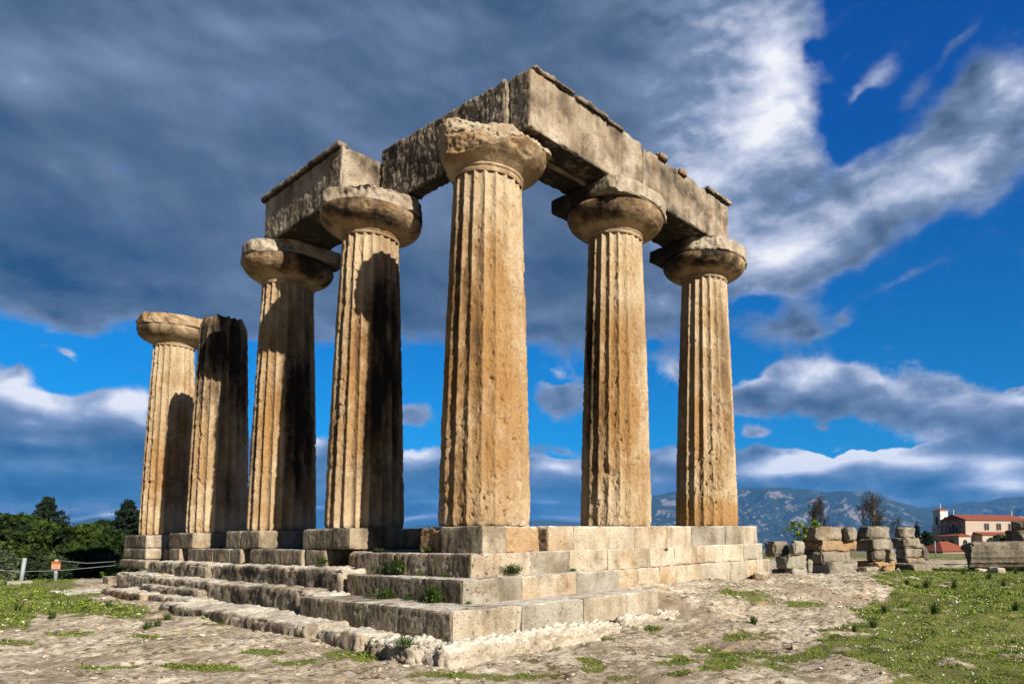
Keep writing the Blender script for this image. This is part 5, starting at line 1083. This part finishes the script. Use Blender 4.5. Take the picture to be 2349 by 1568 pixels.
for i, (pos, w_, h, n, lab, bl) in enumerate([
 (on_x(739, 1293, -1.0), .16, .20, 260, 'small weed at the foot of the shaded course under the column left of the corner', .3),
 (on_x(914, 1311, -1.15), .20, .28, 700, 'bushy green weed on the middle step, the largest on the shaded side', .2),
 (on_x(880, 1305, -1.17), .22, .07, 260, 'creeping weed strip left of the bushy one on the middle step', .1),
 (on_x(962, 1317, -1.17), .14, .08, 200, 'flat bright weed right of the bushy one on the middle step', .1),
 (on_x(1026, 1321, -1.15), .12, .08, 200, 'flat bright weed near the front end of the middle step', .1),
 (on_x(886, 1373, -1.64), .22, .18, 420, 'feathery weed on the lowest step below the bushy one', .4),
 (on_x(937, 1374, -1.62), .10, .12, 200, 'small round weed between two bigger ones on the lowest step', .3),
 (on_x(998, 1382, -1.62), .20, .28, 600, 'dark twiggy weed near the front corner of the lowest step', .5),
 (on_x(845, 1371, -1.72), .14, .08, 160, 'yellowish weed at the left of the lowest step', .2),
 (on_y(1074, 1387, -1.53), .07, .07, 120, 'tiny weed at the very corner of the middle step', .2),
 (on_y(1172, 1314, -1.13), .24, .18, 480, 'spreading weed on the sunny tread below the corner column', .5),
 (on_y(1315, 1309, -1.13), .09, .07, 120, 'tiny weed in the middle of the sunny upper tread', .2),
 (on_y(1190, 1383, -1.54), .07, .05, 90, 'tiny weed on the sunny tread of the lowest step', .2),
 (on_y(1528, 1262, -1.11), .08, .10, 100, 'little weed hanging in the joint of the sunny wall', .2),
 (on_x(985, 1262, -.80), .16, .10, 260, 'low weeds in the shade between the two nearest block feet', .3),
 (on_x(870, 1262, -.95), .14, .06, 160, 'low weeds at the edge of the shaded stylobate', .2),
 (on_x(929, 1480, -2.82), .13, .16, 220, 'dark weed in a hollow of the bedrock under the corner', .3)]):
    tuft('weed', lab, 'weed', pos, w_, h, n, M['weed'], WG, 100+i, bl)
LP = [(2125, 1345, .28), (2189, 1338, .30), (2270, 1328, .24), (2302, 1345, .24), (2145, 1408, .26), (2028, 1408, .18), (2003, 1440, .18), (1729, 1432, .18), (2330, 1425, .2), (2210, 1318, .22), (2330, 1315, .22), (2080, 1330, .16), (1960, 1448, .12), (120, 1418, .14), (338, 1440, .16), (362, 1436, .14), (384, 1424, .16), (40, 1400, .16), (250, 1392, .14)]
def on_ground(px, py):
    z = -1.6
    for _ in range(6): p = on_z(px, py, z); z = float(ground_z(p[0], p[1], True)[0])
    return p[0], p[1], z
LL = ['wide upright grass tuft on the lawn below the right pile of ruins', 'tall dark grass tuft on the lawn below the red hipped roof', 'grass tuft on the lawn just left of and below the fallen column', 'grass tuft right below the middle of the fallen column',
 'large bushy grass tuft alone in the middle of the right lawn', 'grass tuft left of the large one in the middle of the right lawn', 'grass tuft nearest the bare soil on the middle right lawn', 'spiky grass tuft isolated on bare soil in front of the wall end', 'grass tuft at the right picture edge halfway down the lawn',
 'small far grass tuft between the ruins and the fallen column', 'small far grass tuft under the right end of the fallen column', 'small tuft at the upper left corner of the right lawn', 'low tuft at the left margin of the right lawn', 'grass tuft in the middle of the left lawn',
 'leftmost of three tufts at the right tip of the left lawn', 'middle of three tufts at the right tip of the left lawn', 'rightmost of three tufts at the right tip of the left lawn', 'grass tuft at the left edge of the left lawn', 'grass tuft on the left lawn below the white slab']
for i, (px, py, h) in enumerate(LP):
    tuft('grass_tuft', LL[i], 'grass', on_ground(px, py), h*.55, h, 110, M['weed'], 'taller grass tufts', 200+i, 1.0)
# ------------------------------------------------------------------ lawn, flowers, pebbles (uncountable)
def sample_ground(n, dmin, dmax, azl, azr, r, power=1.0):
    d = np.exp(r.uniform(np.log(dmin), np.log(dmax), n)); a = r.uniform(azl, azr, n)
    return CAM[0]+np.sin(a)*d, CAM[1]+np.cos(a)*d, d
r = np.random.default_rng(77); AL, AR = R(-3), R(92)
def height_at(x, y):     # bilinear lookup in the finished ground sheet
    i = np.clip(np.searchsorted(gx, x)-1, 0, len(gx)-2); j = np.clip(np.searchsorted(gy, y)-1, 0, len(gy)-2); ZZ = Z.reshape(len(gx), len(gy))
    u = (x-gx[i])/(gx[i+1]-gx[i]); v = (y-gy[j])/(gy[j+1]-gy[j])
    return (1-u)*(1-v)*ZZ[i, j]+u*(1-v)*ZZ[i+1, j]+(1-u)*v*ZZ[i, j+1]+u*v*ZZ[i+1, j+1]
def on_temple(x, y): return ((x > -3.0) & (x < 8.0) & (y > -.9) & (y < 18)) | ((x > -2.4) & (x < 3.4) & (y > -2.5) & (y < 0)) | ((x > -1.5) & (x < 8) & (y > -1.35) & (y < 1))
x, y, d = sample_ground(760000, 5.0, 60, AL, AR, r)
vmk = veg_mask(x, y); keep = (r.uniform(0, 1, len(x)) < sstep(vmk, .25, .75)*.95+.012) & ~on_temple(x, y); x, y, d, vmk = x[keep], y[keep], d[keep], vmk[keep]
z = height_at(x, y); n = len(x)
P3 = np.stack([x, y, 0*x], 1); cl = fbm(P3, 2.6, 4, .6, 30.)      # clumps: taller and darker where high
tall = np.clip(.5+1.6*cl, .15, 1.6)
hgt = (.010+.020*tall)*np.clip(d/9, .8, 2.1)*r.uniform(.6, 1.4, n)
a = r.uniform(0, 2*np.pi, n); kind = r.uniform(0, 1, n) < .45
lean = np.stack([np.cos(a), np.sin(a), 0*a], 1)*(hgt*r.uniform(.2, .9, n))[:, None]; wd = np.stack([-np.sin(a), np.cos(a), 0*a], 1)*(hgt*r.uniform(.10, .22, n))[:, None]
b0 = np.stack([x, y, z-.004], 1); tip = b0+lean+np.stack([0*a, 0*a, hgt], 1)
V1 = np.stack([b0-wd, b0+wd, tip], 1)[kind].reshape(-1, 3); F1 = np.arange(len(V1)).reshape(-1, 3)
# clover-like leaves: quads (two triangles) lying at odd tilts
q = ~kind; c = b0[q]+np.stack([0*a[q], 0*a[q], hgt[q]*.6], 1); u = np.stack([np.cos(a[q]), np.sin(a[q]), r.normal(size=q.sum())*.5], 1)*(hgt[q]*.38)[:, None]; w_ = np.stack([-np.sin(a[q]), np.cos(a[q]), r.normal(size=q.sum())*.5], 1)*(hgt[q]*.32)[:, None]
V2 = np.stack([c-u, c+w_, c+u, c-w_], 1).reshape(-1, 3); k = np.arange(len(c))*4+len(V1); F2 = np.concatenate([np.stack([k, k+1, k+2], 1), np.stack([k, k+2, k+3], 1)])
tv = np.clip(.50-.6*cl+r.uniform(-.35, .35, n), 0, 1)
T = np.concatenate([np.repeat(tv[kind], 3), np.repeat(tv[q], 4)])
o = mesh_np('grass', np.concatenate([V1, V2]), np.concatenate([F1, F2]), M['grass'], np.stack([T]*3, 1), False); tag(o, 'short clover and grass growing in patches over the lawns and soil', 'grass', kind='stuff')
# daisies
x, y, d = sample_ground(26000, 6, 34, AL, AR, r); keep = (veg_mask(x, y) > .45) & (fbm(np.stack([x, y, 0*x], 1), 1.1, 3, .6, 40.) > -.02) & ~on_temple(x, y) & (r.uniform(0, 1, len(x)) < .6); x, y, d = x[keep], y[keep], d[keep]; z = height_at(x, y)
s = .0065*np.clip(d/9, .9, 1.7)*r.uniform(.6, 1.3, len(x)); tl = r.normal(size=(len(x), 2))*.5; th = np.linspace(0, 2*np.pi, 6)[:-1]
rings = np.stack([np.stack([x+s*np.cos(t_), y+s*np.sin(t_), z+.045+s*(np.cos(t_)*tl[:, 0]+np.sin(t_)*tl[:, 1])], 1) for t_ in th], 1).reshape(-1, 3); k = np.arange(len(x))[:, None]*5
o = mesh_np('daisies', rings, np.concatenate([k+np.array([0, 1, 2]), k+np.array([0, 2, 3]), k+np.array([0, 3, 4])]), M['petal'], None, False); tag(o, 'tiny white flowers scattered through the lawns', 'flowers', kind='stuff')
# pebbles
x, y, d = sample_ground(32000, 4.6, 26, AL, AR, r); dens = np.clip(.28+.9*fbm(np.stack([x, y, 0*x], 1), 1.2, 3, .6, 50.), .04, 1); keep = (r.uniform(0, 1, len(x)) < dens*(1-.75*veg_mask(x, y))) & ~on_temple(x, y); x, y, d = x[keep], y[keep], d[keep]; z = height_at(x, y)
ico_v = []; g_ = (1+5**.5)/2
for s1 in (-1, 1):
    for s2 in (-1, 1): ico_v += [(0, s1, s2*g_), (s1, s2*g_, 0), (s2*g_, 0, s1)]
ico_v = np.array(ico_v)/np.linalg.norm(ico_v[0])
ico_f = [(i, j, k) for i in range(12) for j in range(i+1, 12) for k in range(j+1, 12) if all(abs(np.linalg.norm(ico_v[p]-ico_v[q_])-1.0515) < .01 for p, q_ in ((i, j), (j, k), (i, k)))]
ico_f = np.array([f if np.dot(np.cross(ico_v[f[1]]-ico_v[f[0]], ico_v[f[2]]-ico_v[f[0]]), ico_v[f[0]]) > 0 else (f[0], f[2], f[1]) for f in ico_f])
n = len(x); s = .005*np.exp(np.abs(r.normal(size=n))*.75)*np.clip(d/9, .8, 1.8); Vp = ico_v[None]*(1+.25*r.normal(size=(n, 12, 1)))*s[:, None, None]*r.uniform(.7, 1.4, (n, 1, 3))*np.array([1, 1, .6])+np.stack([x, y, z+s*.2], 1)[:, None]
tp = np.stack([r.uniform(-.3, .1, n), r.uniform(-.2, .6, n), r.uniform(-.2, .9, n)], 1)
o = mesh_np('pebbles', Vp.reshape(-1, 3), (ico_f[None]+np.arange(n)[:, None, None]*12).reshape(-1, 3), M['step'], np.repeat(tp, 12, 0), False); tag(o, 'loose pebbles and stone chips strewn over the ground', 'pebbles', kind='stuff')

# ------------------------------------------------------------------ air
HZ = True
if HZ:
    V, F = bx(-18600, 18600, -18600, 18600, -200, 1500)
    m, t, b = new_mat('air'); t.n.remove(b); pv = t.new('ShaderNodeVolumePrincipled'); pv.inputs['Color'].default_value = (.08, .33, .82, 1); pv.inputs['Density'].default_value = 3.2e-5; pv.inputs['Anisotropy'].default_value = .0
    t.l.new(pv.outputs[0], m.node_tree.nodes['Material Output'].inputs['Volume'])
    o = mesh_list('haze', [(V, F)], m); tag(o, kind='stuff')
